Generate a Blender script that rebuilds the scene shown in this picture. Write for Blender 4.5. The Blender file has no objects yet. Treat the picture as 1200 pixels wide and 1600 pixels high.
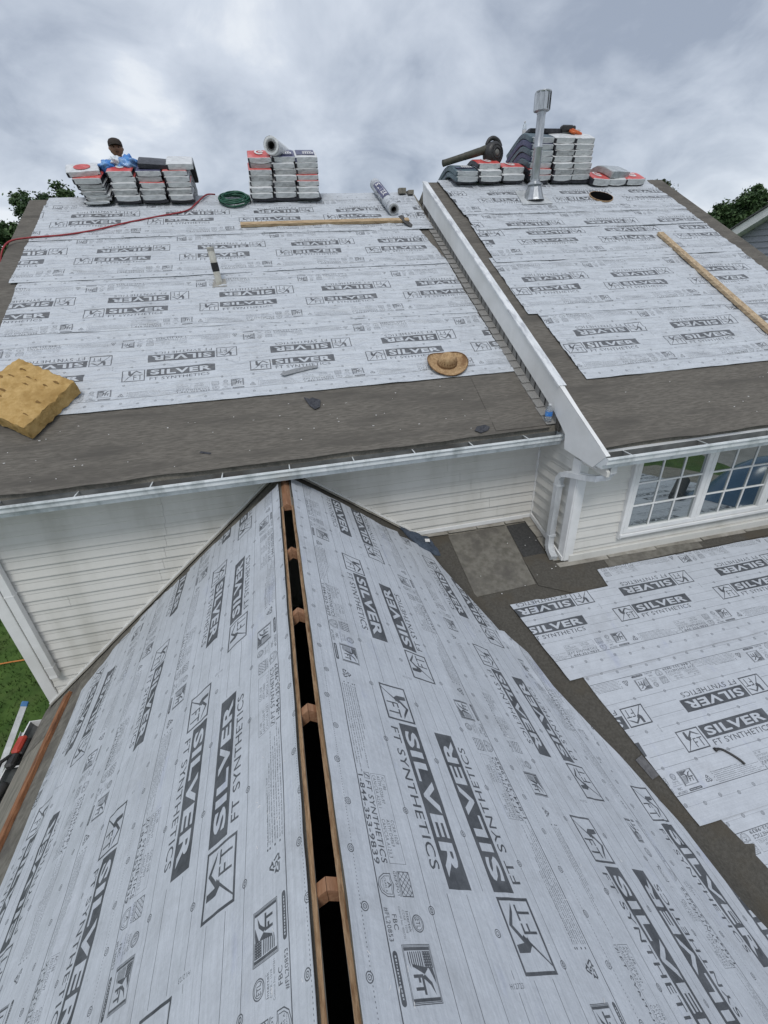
import bpy, math, random
import numpy as np
from mathutils import Vector, Matrix, noise

random.seed(7)
SC = bpy.context.scene
COL = SC.collection

# ------------------------------------------------------------------ camera
cam_d = bpy.data.cameras.new('camera')
cam = bpy.data.objects.new('camera', cam_d)
COL.objects.link(cam)
CR = ((0.97178, -0.23203, -0.04247), (-0.14706, -0.45516, -0.87818), (0.18443, 0.85964, -0.47644))
right, down, fwd = [Vector(r) for r in CR]
cam.matrix_world = Matrix(((right.x, -down.x, -fwd.x, 0), (right.y, -down.y, -fwd.y, 0),
                           (right.z, -down.z, -fwd.z, 0), (0, 0, 0, 1)))
cam_d.sensor_fit = 'VERTICAL'
cam_d.sensor_height = 36.0
cam_d.lens = 15.73
cam_d.clip_start = 0.05
cam_d.clip_end = 2000
SC.camera = cam

# ------------------------------------------------------------------ sky and sun
SUN_ELEV, SUN_ROT = math.radians(56), math.radians(197)
world = bpy.data.worlds.new('World')
SC.world = world
world.use_nodes = True
wn, wl = world.node_tree.nodes, world.node_tree.links
wn.clear()
w_out = wn.new('ShaderNodeOutputWorld')
w_bg = wn.new('ShaderNodeBackground')
w_sky = wn.new('ShaderNodeTexSky')
w_sky.sky_type = 'NISHITA'
w_sky.sun_disc = False
w_sky.sun_elevation = SUN_ELEV
w_sky.sun_rotation = SUN_ROT
w_tc = wn.new('ShaderNodeTexCoord')
w_sep = wn.new('ShaderNodeSeparateXYZ')
wl.new(w_tc.outputs['Generated'], w_sep.inputs[0])


def wmath(op, a, b=None, c=None):
    n = wn.new('ShaderNodeMath')
    n.operation = op
    for i, v in enumerate((a, b, c)):
        if v is None:
            continue
        if isinstance(v, (int, float)):
            n.inputs[i].default_value = v
        else:
            wl.new(v, n.inputs[i])
    return n.outputs[0]


zc = wmath('MAXIMUM', w_sep.outputs['Z'], 0.0)
den = wmath('ADD', zc, 0.42)
w_comb = wn.new('ShaderNodeCombineXYZ')
wl.new(wmath('DIVIDE', w_sep.outputs['X'], den), w_comb.inputs[0])
wl.new(wmath('DIVIDE', w_sep.outputs['Y'], den), w_comb.inputs[1])
w_n1 = wn.new('ShaderNodeTexNoise')
w_n1.inputs['Scale'].default_value = 1.25
w_n1.inputs['Detail'].default_value = 7
w_n1.inputs['Roughness'].default_value = 0.5
w_n1.inputs['Distortion'].default_value = 0.25
wl.new(w_comb.outputs[0], w_n1.inputs['Vector'])
w_n2 = wn.new('ShaderNodeTexNoise')
w_n2.inputs['Scale'].default_value = 3.6
w_n2.inputs['Detail'].default_value = 8
w_n2.inputs['Roughness'].default_value = 0.55
w_n2.inputs['Distortion'].default_value = 0.4
wl.new(w_comb.outputs[0], w_n2.inputs['Vector'])
w_mixn = wmath('ADD', wmath('MULTIPLY', w_n1.outputs['Fac'], 0.62), wmath('MULTIPLY', w_n2.outputs['Fac'], 0.38))
w_ramp = wn.new('ShaderNodeValToRGB')
cr = w_ramp.color_ramp
cr.elements[0].position = 0.39
cr.elements[0].color = (0.36, 0.415, 0.515, 1)
cr.elements[1].position = 0.58
cr.elements[1].color = (0.86, 0.905, 0.965, 1)
e_ = cr.elements.new(0.46)
e_.color = (0.53, 0.59, 0.69, 1)
e_ = cr.elements.new(0.54)
e_.color = (0.70, 0.76, 0.855, 1)
wl.new(w_mixn, w_ramp.inputs[0])
w_sc = wn.new('ShaderNodeVectorMath')
w_sc.operation = 'SCALE'
w_sc.inputs['Scale'].default_value = 0.09
wl.new(w_sky.outputs[0], w_sc.inputs[0])
w_mix = wn.new('ShaderNodeMix')
w_mix.data_type = 'RGBA'
w_mix.inputs['Factor'].default_value = 0.9
wl.new(w_sc.outputs[0], w_mix.inputs['A'])
wl.new(w_ramp.outputs[0], w_mix.inputs['B'])
wl.new(w_mix.outputs['Result'], w_bg.inputs['Color'])
w_bg.inputs['Strength'].default_value = 1.0
wl.new(w_bg.outputs[0], w_out.inputs['Surface'])

sun_d = bpy.data.lights.new('sun', 'SUN')
sun_d.energy = 1.4
sun_d.angle = math.radians(15)
sun_d.color = (1.0, 0.97, 0.93)
sun = bpy.data.objects.new('sun', sun_d)
COL.objects.link(sun)
sd = Vector((math.sin(SUN_ROT) * math.cos(SUN_ELEV), math.cos(SUN_ROT) * math.cos(SUN_ELEV), math.sin(SUN_ELEV)))
sun.rotation_euler = sd.to_track_quat('Z', 'Y').to_euler()
sun.location = sd * 60

SC.view_settings.view_transform = 'Standard'
SC.view_settings.look = 'None'
SC.view_settings.exposure = 0.0
SC.view_settings.gamma = 1.0
SC.view_settings.use_curve_mapping = False

# ------------------------------------------------------------------ geometry frames (metres; the eye stands at the origin)
K = 1.045
GROUND = -6.6
TM = math.radians(27.5)
sM, cM = math.sin(TM), math.cos(TM)
D_ML, D_RR = -3.116, -2.783
XR, HR = -0.086 * K, -1.61 * K          # ridge of the near gable
SG, CG = 0.6, 0.8                        # right slope
TNL = .84                                # left slope is a little steeper
CN = 1 / math.sqrt(1 + TNL * TNL)
SN = TNL * CN
YW = 4.031 * K                          # main wall
YR = 3.331 * K                          # wall of the right wing
XS = 2.59 * K                           # side wall of the right wing
T14 = math.radians(14)
sL, cL = math.sin(T14), math.cos(T14)
ZLW = -2.587 * K
D_LO = -sL * YW + cL * ZLW


def ml(x, e, h=0.0):
    return Vector((x, e * cM - sM * (D_ML + h), e * sM + cM * (D_ML + h)))


def rr(x, e, h=0.0):
    return Vector((x, e * cM - sM * (D_RR + h), e * sM + cM * (D_RR + h)))


def lo(x, e, h=0.0):
    return Vector((x, e * cL - sL * (D_LO + h), e * sL + cL * (D_LO + h)))


def nr(y, v, h=0.0):
    return Vector((XR + v * CG + h * SG, y, HR - v * SG + h * CG))


def nl(y, v, h=0.0):
    return Vector((XR - v * CN - h * SN, y, HR - v * SN + h * CN))


# ------------------------------------------------------------------ mesh helpers
WORLD_LOC = {}


class MB:
    def __init__(self):
        self.v, self.f, self.m, self.uv = [], [], [], []

    def add(self, verts, faces, mi=0, uvs=None):
        b = len(self.v)
        self.v.extend([tuple(p) for p in verts])
        self.uv.extend(uvs if uvs else [(0.0, 0.0)] * len(verts))
        for i, fc in enumerate(faces):
            self.f.append([b + k for k in fc])
            self.m.append(mi[i] if isinstance(mi, (list, tuple)) else mi)
        return self

    def box(self, c, s, ax=None, mi=0, bev=0.0):
        c = Vector(c)
        ax = ax or (Vector((1, 0, 0)), Vector((0, 1, 0)), Vector((0, 0, 1)))
        hx, hy, hz = [q / 2 for q in s]
        if bev <= 0:
            P = [c + ax[0] * (a * hx) + ax[1] * (b * hy) + ax[2] * (d * hz)
                 for a in (-1, 1) for b in (-1, 1) for d in (-1, 1)]
            return self.add(P, [(0, 1, 3, 2), (4, 6, 7, 5), (0, 4, 5, 1), (2, 3, 7, 6), (0, 2, 6, 4), (1, 5, 7, 3)], mi)
        # chamfered box: 24 vertices
        b = min(bev, hx * .9, hy * .9, hz * .9)
        V, idx = [], {}
        for sx in (-1, 1):
            for sy in (-1, 1):
                for sz in (-1, 1):
                    for k in range(3):
                        q = [hx - b, hy - b, hz - b]
                        q[k] += b
                        idx[(sx, sy, sz, k)] = len(V)
                        V.append(c + ax[0] * (sx * q[0]) + ax[1] * (sy * q[1]) + ax[2] * (sz * q[2]))
        F = []
        for k in range(3):
            a, d = (k + 1) % 3, (k + 2) % 3
            for s_ in (-1, 1):
                quad = []
                for (p, q) in ((-1, -1), (1, -1), (1, 1), (-1, 1)):
                    sg = [0, 0, 0]
                    sg[k], sg[a], sg[d] = s_, p, q
                    quad.append(idx[(sg[0], sg[1], sg[2], k)])
                F.append(tuple(quad if s_ > 0 else quad[::-1]))
        for k in range(3):
            a, d = (k + 1) % 3, (k + 2) % 3
            for p in (-1, 1):
                for q in (-1, 1):
                    A, B_ = [0, 0, 0], [0, 0, 0]
                    A[k], A[a], A[d] = -1, p, q
                    B_[k], B_[a], B_[d] = 1, p, q
                    quad = (idx[(*A, a)], idx[(*B_, a)], idx[(*B_, d)], idx[(*A, d)])
                    F.append(quad if p * q > 0 else quad[::-1])
        for sx in (-1, 1):
            for sy in (-1, 1):
                for sz in (-1, 1):
                    t = (idx[(sx, sy, sz, 0)], idx[(sx, sy, sz, 1)], idx[(sx, sy, sz, 2)])
                    F.append(t if sx * sy * sz > 0 else t[::-1])
        return self.add(V, F, mi)

    def prism(self, poly, d, mi=0):
        n = len(poly)
        d = Vector(d)
        A = [Vector(p) for p in poly]
        B_ = [p + d for p in A]
        F = [tuple(range(n))[::-1], tuple(range(n, 2 * n))]
        for i in range(n):
            j = (i + 1) % n
            F.append((i, j, n + j, n + i))
        return self.add(A + B_, F, mi)

    def tube(self, path, r, n=8, mi=0, cap=True, ell=None):
        path = [Vector(p) for p in path]
        R_ = r if isinstance(r, (list, tuple)) else [r] * len(path)
        V, F = [], []
        up = Vector((0, 0, 1))
        prev = None
        for i, p in enumerate(path):
            t = (path[min(i + 1, len(path) - 1)] - path[max(i - 1, 0)])
            t = t.normalized() if t.length > 1e-9 else Vector((0, 0, 1))
            if prev is None:
                a = t.cross(up)
                if a.length < 1e-3:
                    a = t.cross(Vector((1, 0, 0)))
                a.normalize()
            else:
                a = (prev - t * prev.dot(t)).normalized()
            prev = a
            b = t.cross(a)
            for k in range(n):
                w = 2 * math.pi * k / n
                V.append(p + a * (math.cos(w) * R_[i]) + b * (math.sin(w) * R_[i] * (ell or 1)))
        for i in range(len(path) - 1):
            for k in range(n):
                k2 = (k + 1) % n
                F.append((i * n + k, i * n + k2, (i + 1) * n + k2, (i + 1) * n + k))
        if cap:
            F.append(tuple(range(n))[::-1])
            F.append(tuple((len(path) - 1) * n + k for k in range(n)))
        return self.add(V, F, mi)

    def sweep(self, path, prof, side, upv, mi=0, closed=True, cap=True):
        """profile points (a, b) along side/up vectors, swept through the path"""
        n, V, F = len(prof), [], []
        for i, p in enumerate(path):
            s_ = side[i] if isinstance(side, list) else side
            u_ = upv[i] if isinstance(upv, list) else upv
            for (a, b) in prof:
                V.append(Vector(p) + s_ * a + u_ * b)
        for i in range(len(path) - 1):
            for k in range(n if closed else n - 1):
                k2 = (k + 1) % n
                F.append((i * n + k, i * n + k2, (i + 1) * n + k2, (i + 1) * n + k))
        if cap and closed:
            F.append(tuple(range(n))[::-1])
            F.append(tuple((len(path) - 1) * n + k for k in range(n)))
        return self.add(V, F, mi)

    def lathe(self, prof, c, ax=(0, 0, 1), n=16, mi=0, ref=(1, 0, 0)):
        c, ax = Vector(c), Vector(ax).normalized()
        a = ax.cross(Vector(ref))
        if a.length < 1e-3:
            a = ax.cross(Vector((0, 1, 0)))
        a.normalize()
        b = ax.cross(a)
        V, F = [], []
        for (r, z) in prof:
            for k in range(n):
                w = 2 * math.pi * k / n
                V.append(c + ax * z + a * (r * math.cos(w)) + b * (r * math.sin(w)))
        for i in range(len(prof) - 1):
            for k in range(n):
                k2 = (k + 1) % n
                F.append((i * n + k, i * n + k2, (i + 1) * n + k2, (i + 1) * n + k))
        return self.add(V, F, mi)

    def build(self, name, mats, parent=None, origin=None, smooth=False):
        off = Vector(origin) if origin is not None else (WORLD_LOC[parent.name] if parent else Vector((0, 0, 0)))
        me = bpy.data.meshes.new(name)
        me.from_pydata([(p[0] - off.x, p[1] - off.y, p[2] - off.z) for p in self.v], [], self.f)
        mats = mats if isinstance(mats, (list, tuple)) else [mats]
        for m in mats:
            me.materials.append(m)
        if len(mats) > 1:
            me.polygons.foreach_set('material_index', self.m)
        ul = me.uv_layers.new(name='UVMap')
        loops = np.empty(len(me.loops), dtype=np.int32)
        me.loops.foreach_get('vertex_index', loops)
        ul.data.foreach_set('uv', np.array(self.uv, dtype=np.float32)[loops].ravel())
        if smooth:
            me.polygons.foreach_set('use_smooth', [True] * len(me.polygons))
        me.update()
        o = bpy.data.objects.new(name, me)
        COL.objects.link(o)
        if parent:
            o.parent = parent
            o.location = off - WORLD_LOC[parent.name]
        else:
            o.location = off
        WORLD_LOC[o.name] = off
        return o


def empty(name, loc):
    o = bpy.data.objects.new(name, None)
    COL.objects.link(o)
    o.location = loc
    o.empty_display_size = 0.2
    WORLD_LOC[o.name] = Vector(loc)
    return o


def tag(o, label=None, cat=None, group=None, kind=None):
    if label:
        o['label'] = label
    if cat:
        o['category'] = cat
    if group:
        o['group'] = group
    if kind:
        o['kind'] = kind
    return o


# ------------------------------------------------------------------ materials
def new_mat(name):
    m = bpy.data.materials.new(name)
    m.use_nodes = True
    nt = m.node_tree
    return m, nt, nt.nodes, nt.links, nt.nodes['Principled BSDF']


def N(nodes, kind, **kw):
    n = nodes.new('ShaderNode' + kind)
    for k, v in kw.items():
        if k in n.inputs:
            n.inputs[k].default_value = v
        else:
            setattr(n, k, v)
    return n


def noisy(name, c1, c2, scale=8.0, rough=0.7, detail=5, bump=0.0, bscale=None, stretch=(1, 1, 1), metal=0.0, spec=0.3,
          lo_=0.35, hi_=0.65, c3=None, s3=2.0):
    """object-space noise between two colours, a second slow noise towards c3, optional fine bump"""
    m, nt, nd, lk, bs = new_mat(name)
    tc = N(nd, 'TexCoord')
    mp = N(nd, 'Mapping')
    mp.inputs['Scale'].default_value = stretch
    lk.new(tc.outputs['Object'], mp.inputs[0])
    no = N(nd, 'TexNoise', Scale=scale, Detail=detail, Roughness=0.6)
    lk.new(mp.outputs[0], no.inputs['Vector'])
    rp = N(nd, 'ValToRGB')
    rp.color_ramp.elements[0].position = lo_
    rp.color_ramp.elements[1].position = hi_
    rp.color_ramp.elements[0].color = (*c1, 1)
    rp.color_ramp.elements[1].color = (*c2, 1)
    lk.new(no.outputs['Fac'], rp.inputs[0])
    col = rp.outputs[0]
    if c3:
        n3 = N(nd, 'TexNoise', Scale=s3, Detail=4, Roughness=0.6)
        lk.new(mp.outputs[0], n3.inputs['Vector'])
        r3 = N(nd, 'ValToRGB')
        r3.color_ramp.elements[0].position = 0.48
        r3.color_ramp.elements[1].position = 0.68
        lk.new(n3.outputs['Fac'], r3.inputs[0])
        mx = N(nd, 'Mix', data_type='RGBA')
        lk.new(r3.outputs[0], mx.inputs['Factor'])
        lk.new(col, mx.inputs['A'])
        mx.inputs['B'].default_value = (*c3, 1)
        col = mx.outputs['Result']
    lk.new(col, bs.inputs['Base Color'])
    bs.inputs['Roughness'].default_value = rough
    bs.inputs['Metallic'].default_value = metal
    bs.inputs['Specular IOR Level'].default_value = spec
    if bump:
        nb = N(nd, 'TexNoise', Scale=bscale or scale * 6, Detail=3)
        lk.new(mp.outputs[0], nb.inputs['Vector'])
        bp = N(nd, 'Bump', Strength=bump, Distance=0.01)
        lk.new(nb.outputs['Fac'], bp.inputs['Height'])
        lk.new(bp.outputs[0], bs.inputs['Normal'])
    return m


M = {}
M['felt'] = noisy('grey roofing felt', (.112, .103, .090), (.185, .170, .148), 34, .93, 8, .5, 240, (.35, 2.2, 2.2), spec=.15,
                  c3=(.105, .097, .086), s3=2.6)
M['felt_dark'] = noisy('dark roofing felt', (.075, .07, .06), (.108, .101, .088), 45, .93, 4, .5, 240, spec=.15,
                       c3=(.092, .08, .062), s3=2.2)
M['felt_pale'] = noisy('pale mineral felt', (.135, .127, .108), (.215, .203, .176), 14, .95, 6, .5, 260, spec=.12,
                       c3=(.12, .112, .10), s3=5)
M['felt_black'] = noisy('black felt', (.045, .045, .045), (.07, .07, .068), 40, .9, 4, .4, 240, spec=.15)
M['siding'] = noisy('cream vinyl siding', (.625, .615, .575), (.675, .665, .625), 3, .5, 6, .03, 180, (1.6, 1.6, .35),
                    c3=(.52, .51, .465), s3=1.5, spec=.35)
M['trim'] = noisy('white painted trim', (.74, .745, .735), (.80, .80, .79), 7, .45, 4, .05, 90, c3=(.68, .68, .66), s3=1.5, spec=.4)
M['gutter_out'] = noisy('gutter enamel', (.60, .635, .64), (.72, .745, .75), 3, .35, 5, 0, None, (3, 1, 1), c3=(.40, .43, .43), s3=2.5, spec=.45)
M['gutter_in'] = noisy('dirty gutter trough', (.13, .14, .138), (.23, .24, .235), 5, .8, 5, .2, 80, c3=(.11, .105, .095), s3=1.2)
M['metal_white'] = noisy('weathered white flashing', (.66, .68, .69), (.82, .83, .84), 9, .4, 6, .15, 70, (1, .4, .4), metal=.1,
                         c3=(.42, .43, .46), s3=14)
M['galv'] = noisy('galvanised steel', (.50, .52, .54), (.74, .76, .78), 12, .30, 4, .1, 60, (1, 1, .3), metal=.75, c3=(.34, .36, .39), s3=7)
M['galv_dark'] = noisy('dull galvanised steel', (.36, .375, .39), (.58, .60, .62), 12, .34, 4, .1, 60, (1, 1, .3), metal=.8, c3=(.24, .25, .27), s3=8)
M['downspout'] = noisy('bright aluminium duct', (.58, .60, .61), (.72, .74, .75), 8, .35, 4, .08, 60, (1, 1, .4), metal=.25, c3=(.46, .48, .49), s3=5, spec=.5)
M['deck_wood'] = noisy('weathered deck wood', (.19, .175, .145), (.27, .25, .21), 7, .85, 5, .3, 60, (6, 1, 6), c3=(.15, .145, .12), s3=2)
M['osb_edge'] = noisy('cut plywood edge', (.36, .225, .125), (.54, .375, .23), 22, .8, 4, .3, 90, (3, 1, 10), c3=(.22, .12, .06), s3=9)
M['wood_red'] = noisy('stained rafter wood', (.20, .085, .04), (.36, .17, .085), 9, .8, 5, .3, 60, (6, 1, 6), c3=(.13, .06, .035), s3=3)
M['rafter'] = noisy('orange rafter lumber', (.29, .15, .085), (.41, .235, .14), 9, .8, 5, .3, 60, (6, 1, 6), c3=(.25, .12, .06), s3=3)
M['lumber'] = noisy('pine lumber', (.37, .26, .15), (.55, .42, .27), 9, .8, 5, .35, 50, (1, 6, 6), c3=(.28, .19, .11), s3=6)
M['lumber_y'] = noisy('pine lumber worn', (.36, .26, .16), (.60, .47, .31), 9, .8, 5, .35, 50, (6, 1, 6), c3=(.27, .19, .12), s3=6)
M['grit'] = noisy('shingle grit', (.15, .145, .135), (.30, .29, .27), 120, .95, 3, .5, 300, spec=.1, c3=(.16, .15, .14), s3=12)
M['grit_pale'] = noisy('pale shingle grit', (.21, .205, .195), (.31, .305, .29), 120, .95, 3, .4, 300, spec=.1, c3=(.25, .245, .235), s3=12)
M['flash_tan'] = noisy('stained flashing strip', (.26, .245, .21), (.38, .36, .32), 12, .8, 6, .3, 60, c3=(.18, .165, .14), s3=6)
M['void'] = noisy('painted unlit opening', (.004, .004, .004), (.006, .006, .006), 6, 1.0, spec=0.0)
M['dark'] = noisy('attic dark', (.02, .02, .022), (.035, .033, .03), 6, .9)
M['black_plastic'] = noisy('black plastic', (.016, .016, .017), (.032, .031, .03), 12, .45, 3, .1, 90, spec=.5)
M['grey_plastic'] = noisy('grey plastic', (.13, .13, .12), (.2, .195, .18), 15, .5, 3, .1, 90)
M['wrap'] = noisy('white plastic wrap', (.58, .595, .60), (.70, .71, .715), 9, .38, 4, .25, 22, (1, 1, 2.5), spec=.45, c3=(.50, .51, .515), s3=13)
M['wrap_grey'] = noisy('greyish plastic wrap', (.41, .42, .42), (.52, .53, .53), 9, .42, 4, .25, 22, (1, 1, 2.5), spec=.45, c3=(.28, .28, .28), s3=11)
M['wrap_clear'] = noisy('cloudy clear wrap', (.30, .33, .34), (.52, .55, .57), 7, .25, 5, .6, 22, spec=.5, c3=(.24, .26, .27), s3=9)
M['wrap_red'] = noisy('red printed wrap', (.48, .055, .05), (.60, .085, .075), 10, .4, 4, .4, 26, spec=.45, c3=(.66, .2, .19), s3=8)
M['wrap_white'] = noisy('white logo print', (.68, .67, .66), (.75, .74, .73), 10, .4, 3, .3, 26, spec=.45)
M['wrap_black'] = noisy('black wrap print and gap shade', (.018, .018, .024), (.035, .035, .043), 10, .4, 4, .4, 26, spec=.45, c3=(.06, .06, .075), s3=14)
M['wrap_teal'] = noisy('teal printed wrap', (.05, .17, .19), (.11, .28, .30), 10, .4, 4, .4, 26, spec=.45)
M['wrap_navy'] = noisy('navy printed wrap', (.05, .055, .12), (.11, .11, .19), 10, .4, 4, .4, 26, spec=.45)
M['wrap_slate'] = noisy('slate printed wrap', (.07, .11, .13), (.14, .19, .21), 10, .4, 4, .4, 26, spec=.45, c3=(.04, .04, .07), s3=9)
M['shingle_dark'] = noisy('charcoal shingle edge', (.03, .03, .03), (.13, .125, .12), 30, .9, 4, .4, 120, (1, 1, 6))
M['red_hose'] = noisy('red air hose', (.24, .022, .028), (.32, .034, .04), 20, .5, spec=.4)
M['green_hose'] = noisy('green garden hose', (.012, .07, .042), (.025, .11, .07), 20, .45, spec=.4)
M['foam'] = noisy('yellow foam', (.40, .255, .095), (.53, .36, .155), 16, .95, 8, .9, 40, spec=.1, c3=(.33, .205, .075), s3=5)
M['foam_pit_shade'] = noisy('painted foam pit shade', (.16, .095, .035), (.22, .13, .05), 14, .95, 5, .6, 40, spec=.1)
M['straw'] = noisy('woven straw', (.32, .20, .10), (.52, .36, .20), 45, .85, 5, .7, 130, c3=(.24, .14, .07), s3=8)
M['straw_dark'] = noisy('dark straw', (.16, .09, .045), (.27, .16, .08), 45, .85, 5, .7, 130)
M['scrap_grey'] = noisy('grey shingle strip', (.21, .22, .235), (.30, .31, .32), 60, .9, 4, .4, 200)
M['scrap_dark'] = noisy('charcoal shingle scrap', (.035, .037, .045), (.075, .077, .085), 60, .9, 4, .4, 200)
M['slate_cloth'] = noisy('slate coloured cloth', (.045, .06, .085), (.075, .095, .125), 25, .85, 5, .5, 120)
M['bag_blue'] = noisy('thin blue plastic', (.025, .15, .50), (.09, .30, .66), 10, .25, 5, .9, 14, spec=.5, c3=(.32, .50, .74), s3=6)
M['bag_white'] = noisy('thin white plastic', (.52, .58, .64), (.70, .74, .78), 10, .3, 5, .9, 14, spec=.5)
M['skin'] = noisy('tanned skin', (.24, .13, .09), (.31, .175, .12), 12, .55, 4, spec=.35)
M['cap'] = noisy('dark brown cap', (.035, .028, .024), (.055, .045, .038), 30, .85, 4, .3, 100)
M['shirt'] = noisy('navy work shirt', (.03, .035, .05), (.05, .055, .075), 20, .9, 4, .3, 80)
M['jeans'] = noisy('blue jeans', (.05, .07, .11), (.08, .10, .15), 20, .9, 4, .3, 80)
M['hair'] = noisy('black hair', (.01, .009, .008), (.02, .018, .016), 40, .7)
M['eye'] = noisy('eye', (.012, .011, .01), (.02, .018, .016), 10, .3)
M['alu'] = noisy('aluminium', (.50, .51, .51), (.62, .63, .63), 12, .4, 4, .05, 60, metal=.55, spec=.5, c3=(.42, .42, .41), s3=5)
M['blue_cap'] = noisy('blue plastic', (.06, .17, .36), (.10, .24, .46), 12, .45)
M['red_tool'] = noisy('red tool housing', (.36, .03, .018), (.48, .06, .035), 14, .45, 4, .1, 60, spec=.5)
M['orange_tool'] = noisy('orange tool housing', (.50, .10, .03), (.6, .15, .05), 14, .45)
M['pvc'] = noisy('weathered white pipe', (.50, .48, .42), (.68, .66, .60), 12, .55, 5, .1, 60, c3=(.36, .33, .27), s3=9)
M['tar'] = noisy('black tar', (.015, .015, .015), (.03, .03, .03), 20, .6)
M['lead'] = noisy('grey boot flashing', (.25, .24, .22), (.37, .36, .33), 12, .7)
M['lead_dark'] = noisy('grey felt scrap', (.10, .10, .105), (.15, .15, .155), 40, .9, 4, .3, 120)
M['olive'] = noisy('olive plastic tube', (.045, .045, .034), (.075, .074, .055), 14, .5, 3, .1, 60, spec=.4)
M['bark'] = noisy('bark', (.07, .055, .04), (.12, .095, .07), 12, .95, 5, .6, 30)
M['grey_siding'] = noisy('blue grey siding', (.29, .30, .345), (.335, .345, .39), 6, .55, 4, .05, 90, (1, 1, 6))
M['roof_grey'] = noisy('grey shingle roof', (.08, .08, .085), (.14, .14, .145), 40, .95, 4, .4, 100)
M['concrete'] = noisy('driveway concrete', (.26, .25, .235), (.34, .33, .31), 6, .9, 6, .3, 80, c3=(.22, .215, .2), s3=.8)
M['tarp_blue'] = noisy('blue tarp sheet', (.02, .075, .15), (.025, .085, .165), 4, .25, 2, spec=.6)
M['tyre'] = noisy('tyre rubber', (.018, .018, .018), (.03, .03, .03), 20, .9)
M['car_glass'] = noisy('dark car glass', (.015, .018, .02), (.02, .024, .026), 4, .06, spec=.7)


def mat_clear(name, tint):
    m, nt, nd, lk, bs = new_mat(name)
    tc = N(nd, 'TexCoord')
    no = N(nd, 'TexNoise', Scale=9.0, Detail=3)
    lk.new(tc.outputs['Object'], no.inputs['Vector'])
    rp = N(nd, 'ValToRGB')
    rp.color_ramp.elements[0].color = (*[c * .8 for c in tint], 1)
    rp.color_ramp.elements[1].color = (*tint, 1)
    lk.new(no.outputs['Fac'], rp.inputs[0])
    lk.new(rp.outputs[0], bs.inputs['Base Color'])
    bs.inputs['Roughness'].default_value = .08
    bs.inputs['Transmission Weight'].default_value = .75
    bs.inputs['IOR'].default_value = 1.2
    return m


M['clear'] = mat_clear('clear plastic bottle', (.82, .87, .92))


def mat_window():
    m, nt, nd, lk, bs = new_mat('coated window glass')
    out = nd['Material Output']
    tc = N(nd, 'TexCoord')
    no = N(nd, 'TexNoise', Scale=2.2, Detail=2)
    lk.new(tc.outputs['Object'], no.inputs['Vector'])
    bp = N(nd, 'Bump', Strength=.012, Distance=.05)
    lk.new(no.outputs['Fac'], bp.inputs['Height'])
    bs.inputs['Base Color'].default_value = (.012, .016, .016, 1)
    bs.inputs['Roughness'].default_value = .3
    gl = N(nd, 'BsdfGlossy')
    gl.inputs['Color'].default_value = (.88, .95, .95, 1)
    gl.inputs['Roughness'].default_value = .012
    lk.new(bp.outputs[0], gl.inputs['Normal'])
    mx = N(nd, 'MixShader')
    mx.inputs[0].default_value = .42
    lk.new(bs.outputs[0], mx.inputs[1])
    lk.new(gl.outputs[0], mx.inputs[2])
    lk.new(mx.outputs[0], out.inputs['Surface'])
    return m


M['window'] = mat_window()


def mat_leaf(name, c1, c2, c3):
    m, nt, nd, lk, bs = new_mat(name)
    tc = N(nd, 'TexCoord')
    no = N(nd, 'TexNoise', Scale=1.1, Detail=5, Roughness=.7)
    lk.new(tc.outputs['Object'], no.inputs['Vector'])
    rp = N(nd, 'ValToRGB')
    rp.color_ramp.elements[0].position = .36
    rp.color_ramp.elements[0].color = (*c1, 1)
    rp.color_ramp.elements[1].position = .66
    rp.color_ramp.elements[1].color = (*c3, 1)
    e = rp.color_ramp.elements.new(.5)
    e.color = (*c2, 1)
    lk.new(no.outputs['Fac'], rp.inputs[0])
    lk.new(rp.outputs[0], bs.inputs['Base Color'])
    bs.inputs['Roughness'].default_value = .6
    bs.inputs['Specular IOR Level'].default_value = .25
    return m


M['leaf'] = mat_leaf('dark green leaves', (.028, .056, .024), (.05, .09, .034), (.085, .14, .052))
M['leaf_yellow'] = mat_leaf('olive green leaves', (.04, .055, .022), (.062, .082, .032), (.09, .11, .045))
M['lawn'] = noisy('mown lawn', (.04, .082, .02), (.085, .145, .036), 3.0, .95, 8, .8, 60, c3=(.075, .10, .035), s3=.9, spec=.1)

# ------------------------------------------------------------------ the printed underlayment pattern, drawn once as a repeating mask
TP, TH = 1.87, 0.96                       # period and half width, in lengths of the SILVER box
PX, PY = 2048, 2048
SS = 2
W_, H_ = PX * SS, PY * SS
half = np.zeros((H_ // 2, W_), dtype=np.uint8)
full_extra = np.zeros((H_, W_), dtype=np.uint8)


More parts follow.
